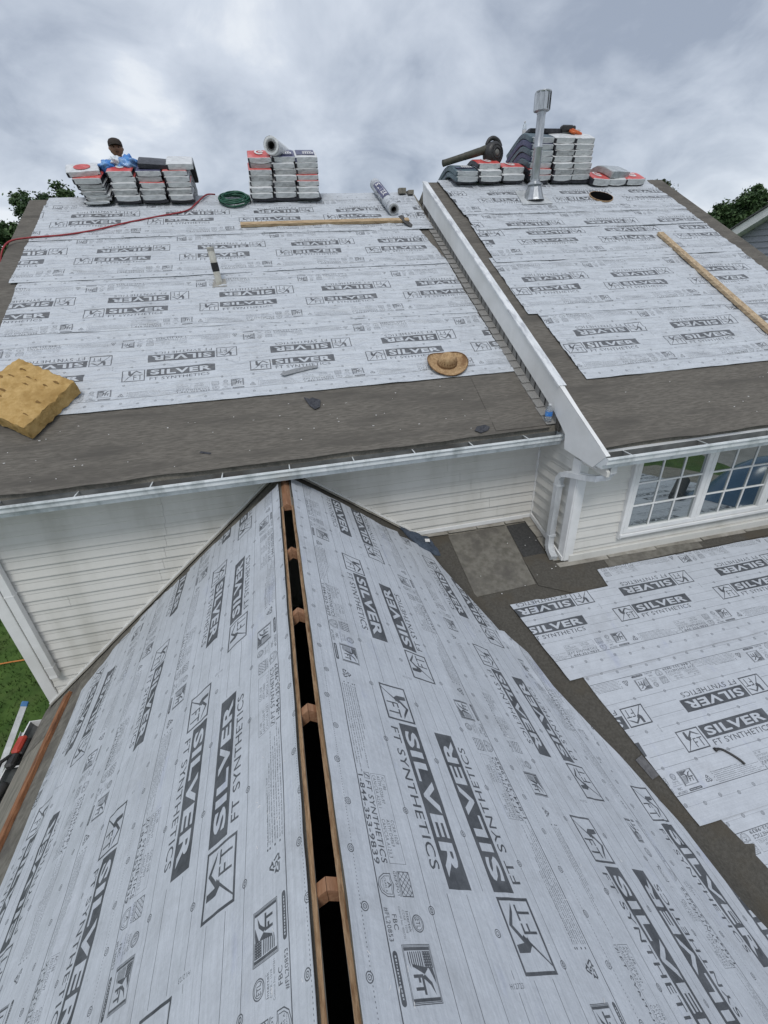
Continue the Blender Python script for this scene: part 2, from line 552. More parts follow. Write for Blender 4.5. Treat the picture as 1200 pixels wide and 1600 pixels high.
class Canvas:
    def __init__(self, arr, v0):
        self.a, self.v0 = arr, v0
        self.sx, self.sy = W_ / TP, H_ / (2 * TH)

    def poly(self, pts, val=255):
        P = np.array([((u * self.sx), ((v - self.v0) * self.sy)) for u, v in pts])
        base = math.floor(P[:, 0].min() / W_)
        for k in (base, base + 1):
            Q = P.copy()
            Q[:, 0] -= k * W_
            self._fill(Q, val)

    def _fill(self, Q, val):
        h, w = self.a.shape
        x0, x1 = max(0, int(Q[:, 0].min())), min(w, int(math.ceil(Q[:, 0].max())) + 1)
        y0, y1 = max(0, int(Q[:, 1].min())), min(h, int(math.ceil(Q[:, 1].max())) + 1)
        if x0 >= x1 or y0 >= y1:
            return
        xs = np.arange(x0, x1) + .5
        ys = (np.arange(y0, y1) + .5)[:, None]
        ins = np.zeros((y1 - y0, x1 - x0), dtype=bool)
        n = len(Q)
        for i in range(n):
            xa, ya = Q[i]
            xb, yb = Q[(i + 1) % n]
            if ya == yb:
                continue
            c = ((ya <= ys) != (yb <= ys))
            xi = xa + (ys - ya) * (xb - xa) / (yb - ya)
            ins ^= (c & (xs[None, :] < xi))
        self.a[y0:y1, x0:x1][ins] = val

    def rect(self, u0, v0, u1, v1, val=255):
        self.poly([(u0, v0), (u1, v0), (u1, v1), (u0, v1)], val)

    def frame(self, u0, v0, u1, v1, t, val=255):
        self.rect(u0, v0, u1, v0 + t, val)
        self.rect(u0, v1 - t, u1, v1, val)
        self.rect(u0, v0, u0 + t, v1, val)
        self.rect(u1 - t, v0, u1, v1, val)

    def line(self, p, q, t, val=255):
        d = Vector((q[0] - p[0], q[1] - p[1]))
        if d.length < 1e-9:
            return
        nrm = Vector((-d.y, d.x)).normalized() * (t / 2)
        self.poly([(p[0] + nrm.x, p[1] + nrm.y), (q[0] + nrm.x, q[1] + nrm.y),
                   (q[0] - nrm.x, q[1] - nrm.y), (p[0] - nrm.x, p[1] - nrm.y)], val)

    def pline(self, pts, t, val=255, closed=False):
        m = len(pts)
        for i in range(m if closed else m - 1):
            self.line(pts[i], pts[(i + 1) % m], t, val)
            self.disc(pts[i], t / 2, val, 8)

    def disc(self, c, r, val=255, n=20, ry=None):
        self.poly([(c[0] + r * math.cos(6.2832 * k / n), c[1] + (ry or r) * math.sin(6.2832 * k / n)) for k in range(n)], val)

    def ring(self, c, r, t, val=255):
        n = 28
        pts = [(c[0] + r * math.cos(6.2832 * k / n), c[1] + r * math.sin(6.2832 * k / n)) for k in range(n)]
        self.pline(pts, t, val, True)

    def text(self, s, u0, v0, u1, v1, bold=0.0, val=255, rot=False, shear=0.0):
        """fit the word into the rectangle u0..u1, v0..v1"""
        tris = text_tris(s, bold, shear)
        if tris is None:
            return
        mn, mx = tris.reshape(-1, 2).min(0), tris.reshape(-1, 2).max(0)
        T = (tris - mn) / (mx - mn)
        for t in T:
            if rot:
                self.poly([(u0 + (1 - q[1]) * (u1 - u0), v0 + q[0] * (v1 - v0)) for q in t], val)
            else:
                self.poly([(u0 + q[0] * (u1 - u0), v0 + q[1] * (v1 - v0)) for q in t], val)


_TC = {}


def text_tris(s, bold, shear):
    key = (s, bold, shear)
    if key not in _TC:
        cu = bpy.data.curves.new('lettering', 'FONT')
        cu.body = s
        cu.offset = bold
        cu.shear = shear
        cu.resolution_u = 3
        cu.space_character = 1.08
        ob = bpy.data.objects.new('lettering', cu)
        me = bpy.data.meshes.new_from_object(ob)
        me.calc_loop_triangles()
        co = np.array([v.co[:2] for v in me.vertices])
        _TC[key] = np.array([[co[i] for i in t.vertices] for t in me.loop_triangles]) if len(me.loop_triangles) else None
        bpy.data.objects.remove(ob)
        bpy.data.curves.remove(cu)
        bpy.data.meshes.remove(me)
    return _TC[key]


def draw_logo_box(c, u0, v0, u1, v1):
    w, h = u1 - u0, v1 - v0
    c.frame(u0, v0, u1, v1, .015)

    def P(a, b):
        return (u0 + a * w, v0 + b * h)
    # thin sweep from the lower left corner, dark wedge, roof chevron and the two letters
    c.poly([P(.10, .06), P(.13, .06), P(.50, .60), P(.46, .63)])
    c.poly([P(.27, .90), P(.37, .90), P(.40, .58), P(.47, .50), P(.36, .44), P(.27, .58)])
    c.poly([P(.33, .58), P(.62, .90), P(.93, .62), P(.80, .66), P(.62, .80), P(.42, .56)])
    c.text('FT', *P(.50, .12), *P(.90, .54), bold=.0)


def draw_half(c):
    # the two bold words
    c.rect(0, -.25, 1, -.085)
    c.text('SILVER', .055, -.222, .945, -.113, bold=.032, val=0)
    c.text('FT SYNTHETICS', .045, -.338, .915, -.272, bold=.008)
    draw_logo_box(c, -.345, -.335, -.022, -.085)
    # ruled lines
    c.rect(0, -.7085, TP, -.7015)
    for v, gaps in ((-.41, ()), (-.275, ((-.36, 1.02),)), (-.135, ((-.36, 1.02),))):
        segs, a = [], -.36
        cut = [g for g in gaps]
        if not cut:
            c.rect(0, v - .0016, TP, v + .0016)
        else:
            c.rect(1.02, v - .0016, TP - .36, v + .0016)
    c.rect(1.66, -.5812, 1.9, -.5788)
    # nail marks on the margin and on the first ruled line
    for k in range(8):
        u, v = .617 + k * TP / 8, (-.80, -.83)[k % 2]
        c.ring((u, v), .0175, .0042)
        c.ring((u, v), .0085, .0036)
        c.disc((u, v), .0025)
    for k in range(4):
        u = 1.094 + k * TP / 4
        c.ring((u, -.41), .0165, .0042)
        c.ring((u, -.41), .008, .0036)
    for k in range(124):
        u = k * TP / 124
        c.rect(u, -.8215, u + .006, -.8185)
    # telephone and standards
    c.text('1-844-353-9839', .450, -.699, .910, -.666, bold=.018)
    c.frame(.432, -.657, .470, -.618, .003)
    c.poly([(.437, -.652), (.445, -.652), (.462, -.625), (.455, -.622)])
    c.poly([(.447, -.632), (.455, -.622), (.466, -.634), (.455, -.629)])
    c.text('FT SYNTHETICS', .482, -.655, .905, -.619, bold=.012, shear=.12)
    c.frame(.432, -.607, .906, -.503, .0022)
    for i, (a, b) in enumerate((('CAN/CSA A220.1', 'CAN/CSA A123.3'), ('ASTM D226-97', 'ASTM D4869'), ('AC 188', 'CCRR 1028'))):
        v = -.598 + i * .031
        c.text(a, .442, v, .442 + .0135 * len(a), v + .022)
        c.text(b, .690, v, .690 + .0135 * len(b), v + .022)
    # class A shield
    sh = [(.998, -.612), (1.022, -.622), (1.046, -.622), (1.045, -.66), (1.028, -.688), (.998, -.699), (.968, -.688), (.951, -.66), (.950, -.622), (.974, -.622)]
    c.pline(sh, .0042, closed=True)
    c.pline([(.998 + (u - .998) * .78, -.655 + (v + .655) * .78) for u, v in sh], .0028, closed=True)
    c.text('A', .985, -.648, 1.011, -.625, bold=.02)
    c.text('CLASS A', .968, -.664, 1.028, -.653, bold=.01)
    c.text('FIRE RATED', .972, -.677, 1.024, -.669)
    # hatched grip square
    c.frame(.938, -.572, 1.045, -.502, .004)
    for k in range(-3, 6):
        for s_ in (1, -1):
            u = .938 + k * .0268
            a, b = (u, -.572), (u + .07, -.502)
            if s_ < 0:
                a, b = (u, -.502), (u + .07, -.572)
            t0 = max(0, (.938 - a[0]) / .07)
            t1 = min(1, (1.045 - a[0]) / .07)
            if t1 > t0:
                c.line((a[0] + .07 * t0, a[1] + (b[1] - a[1]) * t0), (a[0] + .07 * t1, a[1] + (b[1] - a[1]) * t1), .0028)
    c.rect(.938, -.580, 1.045, -.5765)
    c.text('GRIPSPOT', .938, -.600, 1.045, -.584, bold=.014)
    # listing mark
    c.ring((1.145, -.515), .0315, .0045)
    c.ring((1.145, -.515), .0245, .003)
    c.text('ETL', 1.127, -.528, 1.163, -.502, bold=.02)
    c.rect(1.103, -.5545, 1.176, -.5525)
    c.text('Intertek', 1.100, -.576, 1.178, -.560, bold=.012)
    c.text('CCRR - 1028', 1.095, -.595, 1.180, -.583)
    c.text('Control No. 4007361', 1.082, -.614, 1.205, -.602)
    c.text('FBC', 1.112, -.657, 1.168, -.632, bold=.012)
    c.text('#FL20853', 1.085, -.697, 1.208, -.671, bold=.012)
    # flag badge and pill
    c.frame(1.219, -.637, 1.411, -.478, .003)
    c.frame(1.224, -.632, 1.406, -.483, .0025)
    c.rect(1.228, -.629, 1.240, -.486, 255)
    c.rect(1.391, -.629, 1.402, -.486, 255)
    for k in range(7):
        v = -.615 + k * .0115
        c.poly([(1.243, v), (1.243, v + .0062), (1.300 - k * .001, v + .0062), (1.278 + k * .004, v)])
    c.rect(1.243, -.532, 1.300, -.488)
    for i in range(6):
        for j in range(4):
            c.disc((1.249 + i * .009, -.527 + j * .0105), .0018, 0, 6)
    c.poly([(1.285, -.597), (1.292, -.602), (1.318, -.545), (1.345, -.512), (1.386, -.502), (1.353, -.523), (1.337, -.545), (1.330, -.560), (1.302, -.520), (1.296, -.530)])
    c.poly([(1.298, -.515), (1.328, -.500), (1.352, -.490), (1.325, -.488), (1.300, -.492)])
    c.text('FT', 1.318, -.605, 1.382, -.552, bold=.045)
    c.rect(1.252, -.694, 1.398, -.667)
    c.disc((1.252, -.6805), .0135)
    c.disc((1.398, -.6805), .0135)
    rng = random.Random(5)
    u = 1.254
    while u < 1.392:
        d = rng.uniform(.004, .009)
        c.rect(u, -.686 + rng.uniform(0, .003), u + d, -.676 + rng.uniform(-.003, 0), 0)
        u += d + .004
    # recycling triangle
    tri = [(1.500, -.655), (1.580, -.655), (1.540, -.585)]
    for i in range(3):
        a, b = tri[i], tri[(i + 1) % 3]
        for (s0, s1) in ((.04, .50), (.60, .96)):
            c.line((a[0] + (b[0] - a[0]) * s0, a[1] + (b[1] - a[1]) * s0), (a[0] + (b[0] - a[0]) * s1, a[1] + (b[1] - a[1]) * s1), .0085)
        m0 = (a[0] + (b[0] - a[0]) * .62, a[1] + (b[1] - a[1]) * .62)
        d = Vector((b[0] - a[0], b[1] - a[1])).normalized()
        nn = Vector((-d.y, d.x))
        c.poly([(m0[0] + nn.x * .013, m0[1] + nn.y * .013), (m0[0] - nn.x * .013, m0[1] - nn.y * .013), (m0[0] + d.x * .016, m0[1] + d.y * .016)])
    c.text('5', 1.528, -.648, 1.552, -.612, bold=.015)
    # bulleted small print
    rng = random.Random(11)
    for r in range(7):
        v = -.690 + r * .0185
        if r in (1, 3, 5, 6):
            c.rect(1.622, v - .001, 1.632, v + .009)
        u, end = 1.645, (2.24, 2.28, 2.20, 2.15, 2.26, 2.05, 1.98)[r]
        while u < end:
            d = rng.uniform(.008, .032)
            uu = u
            while uu < u + d:
                if rng.random() < .78:
                    c.rect(uu, v, uu + .0028, v + rng.choice((.006, .0062, .0085)))
                else:
                    c.rect(uu, v + .002, uu + .0030, v + .0042)
                uu += .0045
            u += d + .005


hc = Canvas(half, -TH)
draw_half(hc)
sh_i = int(round(W_ / TP))
mask = np.zeros((H_, W_), dtype=np.uint8)
mask[:H_ // 2] = half
flip = half[::-1, ::-1]
mask[H_ // 2:] = np.roll(flip, sh_i, axis=1)
fc = Canvas(mask, -TH)
fc.rect(1.32, -.0012, TP + 1.0, .0012)
for k in range(4):
    u = .712 + k * TP / 4
    fc.ring((u, 0), .0165, .0042)
    fc.ring((u, 0), .008, .0036)
fc.rect(1.352, -.055, 1.398, .055, 0)
fc.text('H12723', 1.366, -.045, 1.386, .045, rot=True)
mk = mask.reshape(PY, SS, PX, SS).mean(axis=(1, 3)).astype(np.float32) / 255.0
px = np.empty((PY, PX, 4), dtype=np.float32)
px[..., 0] = px[..., 1] = px[..., 2] = mk
px[..., 3] = 1
img = bpy.data.images.new('underlayment_print', PX, PY, alpha=False, float_buffer=False)
img.colorspace_settings.name = 'Non-Color'
img.pixels.foreach_set(px.ravel())
img.update()
img.pack()


def mat_sheet(name, white, ink, mottling=.10, blue=False, crease=.35):
    m, nt, nd, lk, bs = new_mat(name)
    uv = N(nd, 'UVMap')
    tx = N(nd, 'TexImage')
    tx.image = img
    tx.extension = 'REPEAT'
    tx.interpolation = 'Linear'
    lk.new(uv.outputs[0], tx.inputs[0])
    tc = N(nd, 'TexCoord')
    n1 = N(nd, 'TexNoise', Scale=7.0, Detail=9, Roughness=.72)
    lk.new(tc.outputs['Object'], n1.inputs['Vector'])
    n2 = N(nd, 'TexNoise', Scale=70.0, Detail=3)
    lk.new(tc.outputs['Object'], n2.inputs['Vector'])
    mp = N(nd, 'Mapping')
    mp.inputs['Scale'].default_value = (1.2, 70, 1)
    lk.new(uv.outputs[0], mp.inputs[0])
    n3 = N(nd, 'TexNoise', Scale=2.0, Detail=3)
    lk.new(mp.outputs[0], n3.inputs['Vector'])
    a = N(nd, 'Math', operation='MULTIPLY_ADD')
    lk.new(n1.outputs['Fac'], a.inputs[0])
    a.inputs[1].default_value = mottling * 2.6
    a.inputs[2].default_value = 1 - mottling * 1.3
    b = N(nd, 'Math', operation='MULTIPLY_ADD')
    lk.new(n2.outputs['Fac'], b.inputs[0])
    b.inputs[1].default_value = mottling
    b.inputs[2].default_value = -mottling * .5
    s_ = N(nd, 'Math', operation='ADD')
    lk.new(a.outputs[0], s_.inputs[0])
    lk.new(b.outputs[0], s_.inputs[1])
    c = N(nd, 'Math', operation='MULTIPLY_ADD')
    lk.new(n3.outputs['Fac'], c.inputs[0])
    c.inputs[1].default_value = mottling * 1.2
    lk.new(s_.outputs[0], c.inputs[2])
    vm = N(nd, 'VectorMath', operation='SCALE')
    vm.inputs[0].default_value = white
    lk.new(c.outputs[0], vm.inputs['Scale'])
    base = vm.outputs[0]
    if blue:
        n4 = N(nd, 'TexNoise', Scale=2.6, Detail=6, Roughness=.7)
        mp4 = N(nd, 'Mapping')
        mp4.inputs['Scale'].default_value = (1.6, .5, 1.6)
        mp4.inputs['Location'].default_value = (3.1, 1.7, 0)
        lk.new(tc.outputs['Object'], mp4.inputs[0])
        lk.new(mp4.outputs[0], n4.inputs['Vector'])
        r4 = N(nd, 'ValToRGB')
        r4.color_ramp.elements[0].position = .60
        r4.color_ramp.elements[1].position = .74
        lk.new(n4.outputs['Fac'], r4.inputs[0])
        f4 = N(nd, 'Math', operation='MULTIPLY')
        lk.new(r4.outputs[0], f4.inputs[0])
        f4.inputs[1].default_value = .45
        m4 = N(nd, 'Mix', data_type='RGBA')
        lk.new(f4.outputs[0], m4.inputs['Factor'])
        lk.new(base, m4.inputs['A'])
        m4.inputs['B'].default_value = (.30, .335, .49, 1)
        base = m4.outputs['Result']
    n6 = N(nd, 'TexNoise', Scale=1.9, Detail=9, Roughness=.75, Distortion=.6)      # scuffs and boot smudges
    lk.new(tc.outputs['Object'], n6.inputs['Vector'])
    r6 = N(nd, 'ValToRGB')
    r6.color_ramp.elements[0].position = .53
    r6.color_ramp.elements[1].position = .72
    lk.new(n6.outputs['Fac'], r6.inputs[0])
    f6 = N(nd, 'Math', operation='MULTIPLY')
    lk.new(r6.outputs[0], f6.inputs[0])
    f6.inputs[1].default_value = .38
    m6 = N(nd, 'Mix', data_type='RGBA')
    lk.new(f6.outputs[0], m6.inputs['Factor'])
    lk.new(base, m6.inputs['A'])
    m6.inputs['B'].default_value = (.27, .275, .285, 1)
    base = m6.outputs['Result']
    fk = N(nd, 'Math', operation='MULTIPLY_ADD')       # worn ink
    lk.new(n1.outputs['Fac'], fk.inputs[0])
    fk.inputs[1].default_value = -.5
    fk.inputs[2].default_value = 1.17
    fm = N(nd, 'Math', operation='MULTIPLY', use_clamp=True)
    lk.new(tx.outputs['Color'], fm.inputs[0])
    lk.new(fk.outputs[0], fm.inputs[1])
    mx = N(nd, 'Mix', data_type='RGBA')
    lk.new(fm.outputs[0], mx.inputs['Factor'])
    lk.new(base, mx.inputs['A'])
    mx.inputs['B'].default_value = (*ink, 1)
    lk.new(mx.outputs['Result'], bs.inputs['Base Color'])
    bs.inputs['Roughness'].default_value = .58 if blue else .44
    bs.inputs['Specular IOR Level'].default_value = .3 if blue else .5
    bp = N(nd, 'Bump', Strength=.9 if not blue else .4, Distance=.042 if not blue else .006)
    n5 = N(nd, 'TexNoise', Scale=38.0, Detail=4)
    lk.new(tc.outputs['Object'], n5.inputs['Vector'])
    mp5 = N(nd, 'Mapping')
    mp5.inputs['Scale'].default_value = (3.2, 9, 1) if not blue else (2.2, 26, 1)
    lk.new(uv.outputs[0], mp5.inputs[0])
    n7 = N(nd, 'TexNoise', Scale=1.6, Detail=4, Distortion=.8)
    lk.new(mp5.outputs[0], n7.inputs['Vector'])
    h7 = N(nd, 'Math', operation='MULTIPLY_ADD')
    lk.new(n7.outputs['Fac'], h7.inputs[0])
    h7.inputs[1].default_value = 1.6
    f5 = N(nd, 'Math', operation='MULTIPLY')
    lk.new(n5.outputs['Fac'], f5.inputs[0])
    f5.inputs[1].default_value = .22 if not blue else 1.0
    lk.new(f5.outputs[0], h7.inputs[2])
    lk.new(h7.outputs[0], bp.inputs['Height'])
    lk.new(bp.outputs[0], bs.inputs['Normal'])
    return m


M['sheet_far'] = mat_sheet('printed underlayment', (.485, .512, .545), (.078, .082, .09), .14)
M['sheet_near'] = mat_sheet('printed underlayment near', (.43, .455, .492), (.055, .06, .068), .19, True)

# ------------------------------------------------------------------ ground and far setting
g = MB()
xs_ = [-400, -120, -60, -30, -15, -8, -4, 0, 4, 8, 12, 20, 40, 80, 160, 400]
V = [(x, y, GROUND) for x in xs_ for y in xs_]
F = [(i * 16 + j, (i + 1) * 16 + j, (i + 1) * 16 + j + 1, i * 16 + j + 1) for i in range(15) for j in range(15)]
g.add(V, F)
tag(g.build('ground', M['lawn']), kind='structure')
g = MB()
g.box((17.2, -7.0, GROUND + .004 - .05), (4.6, 13.0, .10))
tag(g.build('driveway', M['concrete']), kind='structure')

# short grass standing near the wall corner where the lawn shows
gb = MB()
rg = random.Random(3)
for i in range(9000):
    x, y = rg.uniform(-8.5, -3.0), rg.uniform(3.0, 12.5)
    h, w, a = rg.uniform(.05, .11), rg.uniform(.008, .016), rg.uniform(0, 6.28)
    dx, dy = math.cos(a) * w, math.sin(a) * w
    lx, ly = rg.uniform(-.05, .05), rg.uniform(-.05, .05)
    gb.add([(x - dx, y - dy, GROUND), (x + dx, y + dy, GROUND), (x + lx, y + ly, GROUND + h)], [(0, 1, 2)])
tag(gb.build('grass', M['lawn']), 'short green grass on the lawn beside the house', 'grass', kind='stuff')

cp = [(-9.0, 7.0), (-7.5, 7.6), (-6.2, 7.95), (-5.2, 8.05), (-4.4, 8.5), (-3.6, 9.4), (-3.3, 11)]
m_ = MB()
pp = []
for i in range(len(cp) - 1):
    for k in range(6):
        t = k / 6
        pp.append((cp[i][0] * (1 - t) + cp[i + 1][0] * t, cp[i][1] * (1 - t) + cp[i + 1][1] * t + .05 * math.sin(i + t * 3), GROUND + .07))
m_.tube(pp, .014, 6)
M['orange_cord'] = noisy('orange cord', (.5, .17, .04), (.62, .24, .07), 12, .6)
tag(m_.build('extension_cord', M['orange_cord'], origin=(pp[0])), 'thin orange cord lying across the lawn', 'cord')

# ------------------------------------------------------------------ the house
house = empty('house', (0.0, YW, GROUND))
tag(house, 'cream sided house whose roof is stripped and covered with grey printed underlayment', 'house')

# --- main roof deck (left wing) as a closed gable
RID_E = 8.35


def gable_deck(fr, name, x0, x1, e0, e1, th, label):
    m = MB()
    a, b = fr(0, e0), fr(0, e1)
    back = Vector((0, 2 * b.y - a.y, a.z))
    prof = [(a.y, a.z), (b.y, b.z), (back.y, back.z), (back.y, back.z - th), (b.y, b.z - th * 1.1), (a.y, a.z - th)]
    m.prism([(x0, p, q) for p, q in prof], (x1 - x0, 0, 0))
    o = m.build(name, M['deck_wood'], house)
    o['label'] = label
    return o


roof_main = gable_deck(ml, 'roof', -3.12, 2.69, 2.80, RID_E, .12, 'left main roof with overlapping printed sheets above the grey eave felt')
roof_wing = gable_deck(rr, 'roof', 2.70, 7.0, 2.195, 7.86, .12, 'right wing roof standing higher behind the white rake board')


def gridsheet(fr, mat, parent, ulo, uhi, vlo, vhi, h, u0, scale, center, sgn=1, du=.05, dv=.045, wr=.004, name='underlayment_sheet',
              seed=0, jag=.006, lip=.0025, flipn=False, swap=False, hfun=None):
    """a sheet on a roof frame: ulo/uhi are functions of v (across), vlo/vhi functions of u (along)"""
    m = MB()
    F_ = lambda q: q if callable(q) else (lambda _t, q=q: q)
    ulo, uhi, vlo, vhi = F_(ulo), F_(uhi), F_(vlo), F_(vhi)
    umin, umax = ulo(0), uhi(0)
    nu, nv = max(2, int(abs(umax - umin) / du)), max(2, int(abs(vhi(0) - vlo(0)) / dv))
    V, UV = [], []
    LL = .667 * scale
    for i in range(nu + 1):
        for j in range(nv + 1):
            s, t = i / nu, j / nv
            uc = umin + (umax - umin) * s
            v = vlo(uc) * (1 - t) + vhi(uc) * t
            if t in (0, 1):
                v += jag * noise.noise(Vector((uc * 3.1, seed, t * 9)))
            u = ulo(v) * (1 - s) + uhi(v) * s
            if s in (0, 1):
                u += jag * 1.5 * noise.noise(Vector((v * 4.3, seed + 5, s * 9)))
            q = Vector((u * 1.1 + seed * 7, v * 5.2, seed))
            fold = 1 - abs(noise.noise(Vector((u * .9 + v * 1.4 + seed * 3, v * 6.5 - u * .7, seed + 1.5)))) * 3.2
            fold2 = 1 - abs(noise.noise(Vector((u * 1.6 - v * 1.1 + seed, v * 9.0 + u * .5, seed + 9.5)))) * 3.2
            hh = h + wr * (noise.noise(q) + .6 * noise.noise(q * 2.3 + Vector((u * 2, 0, 3)))
                           + .8 * noise.noise(Vector((u * 2.4 + v * 2.2, v * 3.6 - u, seed + 4)))
                           + 1.7 * max(0, fold) ** 2 + 1.2 * max(0, fold2) ** 2)
            hh = h + (hh - h) * min(1.0, .15 + abs(vhi(uc) - v) / .16, (.15 + abs(v - vlo(uc)) / .22) if swap == 'lap' or t == 0 else 9)
            if t == 0:
                hh = max(hh, h)
            if t == 0:
                hh = h + .004 + .010 * max(0, noise.noise(Vector((u * 2.2, seed, 8)))) ** 1.0 + .004 * max(0, noise.noise(Vector((u * 6.2, seed, 3))))
            hh = max(hh, h - .004)
            if hfun:
                hh += hfun(u, v)
            V.append(fr(u, v, hh))
            UV.append((sgn * (u - u0) / (LL * TP), (v - center) / (LL * 2 * TH) + .5))
    Fc = []
    w = nv + 1
    for i in range(nu):
        for j in range(nv):
            q = (i * w + j, (i + 1) * w + j, (i + 1) * w + j + 1, i * w + j + 1)
            Fc.append(q[::-1] if flipn else q)
    m.add(V, Fc, 0, UV)
    # turned-down lip along the whole border so that the sheet has an edge
    ring = [i * w for i in range(nu + 1)] + [nu * w + j for j in range(1, w)] + [i * w + nv for i in range(nu - 1, -1, -1)] + [j for j in range(nv - 1, 0, -1)]
    nn = (fr(0, 1, 1) - fr(0, 1, 0)).normalized()
    V2 = [V[k] for k in ring] + [V[k] - nn * lip for k in ring]
    UV2 = [UV[k] for k in ring] * 2
    n = len(ring)
    F2 = [(k, (k + 1) % n, n + (k + 1) % n, n + k) for k in range(n)]
    m.add(V2, F2, 0, UV2)
    return m.build(name, mat, parent, smooth=True)


def strip(fr, pts, h, mat, parent, name='felt_strip', th=.006, label=None):
    m = MB()
    nn = (fr(0, 1, 1) - fr(0, 1, 0)).normalized()
    m.prism([fr(a, b, h - th) for a, b in pts], nn * th)
    o = m.build(name, mat, parent)
    if label:
        o['label'] = label
    return o


def wavy(a, b, n, amp, seed):
    out = []
    for i in range(n + 1):
        t = i / n
        out.append((a[0] + (b[0] - a[0]) * t, a[1] + (b[1] - a[1]) * t + (amp * noise.noise(Vector((t * n * .4, seed, 0))) if 0 < i < n else 0)))
    return out


# felt on the main roof: eave strip, left rake strip, right rake strip
strip(ml, [(-3.14, 3.802), (-2.70, 3.802), (-2.70, 8.36), (-3.14, 8.36)], .006, M['felt'], roof_main)
strip(ml, [(2.30, 3.802), (2.66, 3.802), (2.66, 7.45), (2.30, 7.45)], .006, M['felt'], roof_main)
# a lapped end of the eave felt beside the rake
strip(ml, [(2.02, 2.81), (2.636, 2.805), (2.63, 3.62), (2.04, 3.64)], .013, M['felt'], roof_main, th=.006)

SH = M['sheet_far']
gridsheet(ml, M['felt'], roof_main, -3.13, 2.60, lambda u: 2.768 + .018 * noise.noise(Vector((u * 1.4, 3, 0))), 3.80, .006, 0, 1, 3.2, seed=31, du=.05, dv=.03, wr=.0024, name='felt_strip', jag=.012, lip=.006)
# main roof, bottom sheet first; every higher sheet laps the one below
gridsheet(ml, SH, roof_main, lambda v: -2.86 + .02 * (v - 3.65), lambda v: 2.566 - .018 * (v - 3.65), 3.652, 4.99, .017, -.045, 1.005, 4.272, seed=1, du=.03, dv=.02, wr=.0055)
gridsheet(ml, SH, roof_main, lambda v: -2.83, lambda v: 2.545, lambda u: 4.885 - .03 * u, 6.14, .018, -1.80, 1.0, 5.43, seed=2, du=.03, dv=.02, wr=.0055)
gridsheet(ml, SH, roof_main, lambda v: -2.925 + .02 * (v - 6.0), lambda v: 2.55 - .15 * (v - 6.05), lambda u: 6.02 + .012 * math.sin(u * 1.3), 7.15, .024, .444, 1.0, 6.61, seed=3, du=.03, dv=.02, wr=.0055)
gridsheet(ml, SH, roof_main, lambda v: -2.895 + .015 * (v - 7.1), lambda v: 2.63, lambda u: 7.05 + .012 * math.sin(u * 1.1 + 2), 8.362, .030, .002, 1.0, 7.63, seed=4, du=.03, dv=.02, wr=.007)

# felt and sheets on the right wing
gridsheet(rr, M['felt'], roof_wing, 2.672, 7.05, lambda u: 2.162 + .018 * noise.noise(Vector((u * 1.4, 8, 0))), 3.22, .006, 0, 1, 2.7, seed=32, du=.05, dv=.03, wr=.0024, name='felt_strip', jag=.012, lip=.006)
strip(rr, [(2.70, 3.222), (3.10, 3.222), (3.10, 7.87), (2.70, 7.87)], .006, M['felt'], roof_wing)
strip(rr, [(6.45, 3.222), (7.03, 3.222), (7.02, 7.87), (6.45, 7.87)], .006, M['felt'], roof_wing)
gridsheet(rr, SH, roof_wing, lambda v: 2.985 - .02 * (v - 3.0), lambda v: 6.72, 3.035, 4.30, .017, 3.225, 1.0, 3.665, seed=5, du=.03, dv=.02, wr=.0055)
gridsheet(rr, SH, roof_wing, lambda v: 2.85, lambda v: 6.69, lambda u: 4.19 - .035 * (u - 2.85), 5.46, .018, 3.09, 1.0, 4.795, seed=6, du=.03, dv=.02, wr=.0055)
gridsheet(rr, SH, roof_wing, lambda v: 2.90 + .02 * (v - 5.3), lambda v: 6.685, 5.325, 6.36, .024, 3.65, 1.0, 5.955, seed=7, du=.03, dv=.02, wr=.0055)
gridsheet(rr, SH, roof_wing, lambda v: 2.945, lambda v: 6.67, lambda u: 6.19 + .015 * math.sin(2 * u), 6.80, .030, 3.44, 1.0, 6.20, seed=8, du=.03, dv=.02, wr=.0055)
_hole_c = (5.40, 7.13)


def flush_hole(parent):
    pass


gridsheet(rr, SH, roof_wing, lambda v: 2.92 - .03 * (v - 6.65), lambda v: 6.68 - .04 * (v - 6.6), lambda u: 6.645, 7.872, .036, 3.53, 1.0, 7.21, seed=9, du=.03, dv=.02, wr=.0055)

# round vent opening on the wing roof: black disc painted as its unlit depth, sawn wooden rim
m = MB()
n = 32
nn = (rr(0, 1, 1) - rr(0, 1, 0)).normalized()
ri, ro = .176, .184
V = []
for k in range(n):
    w = 6.28318 * k / n
    rj = 1 + .02 * math.sin(3 * w + 1)
    for (r, h) in ((ro * rj, .040), (ro * rj, .058), (ri * rj, .058), (ri * rj, .056)):
        V.append(rr(_hole_c[0] + r * math.cos(w) * 1.03, _hole_c[1] + r * math.sin(w), h))
F = []
for k in range(n):
    k2 = (k + 1) % n
    for j in range(3):
        F.append((k * 4 + j, k2 * 4 + j, k2 * 4 + j + 1, k * 4 + j + 1))
m.add(V, F, 0)
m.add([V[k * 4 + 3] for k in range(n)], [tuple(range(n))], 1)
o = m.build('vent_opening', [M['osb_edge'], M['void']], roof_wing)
o['label'] = 'round dark vent hole cut through the sheet near the ridge'

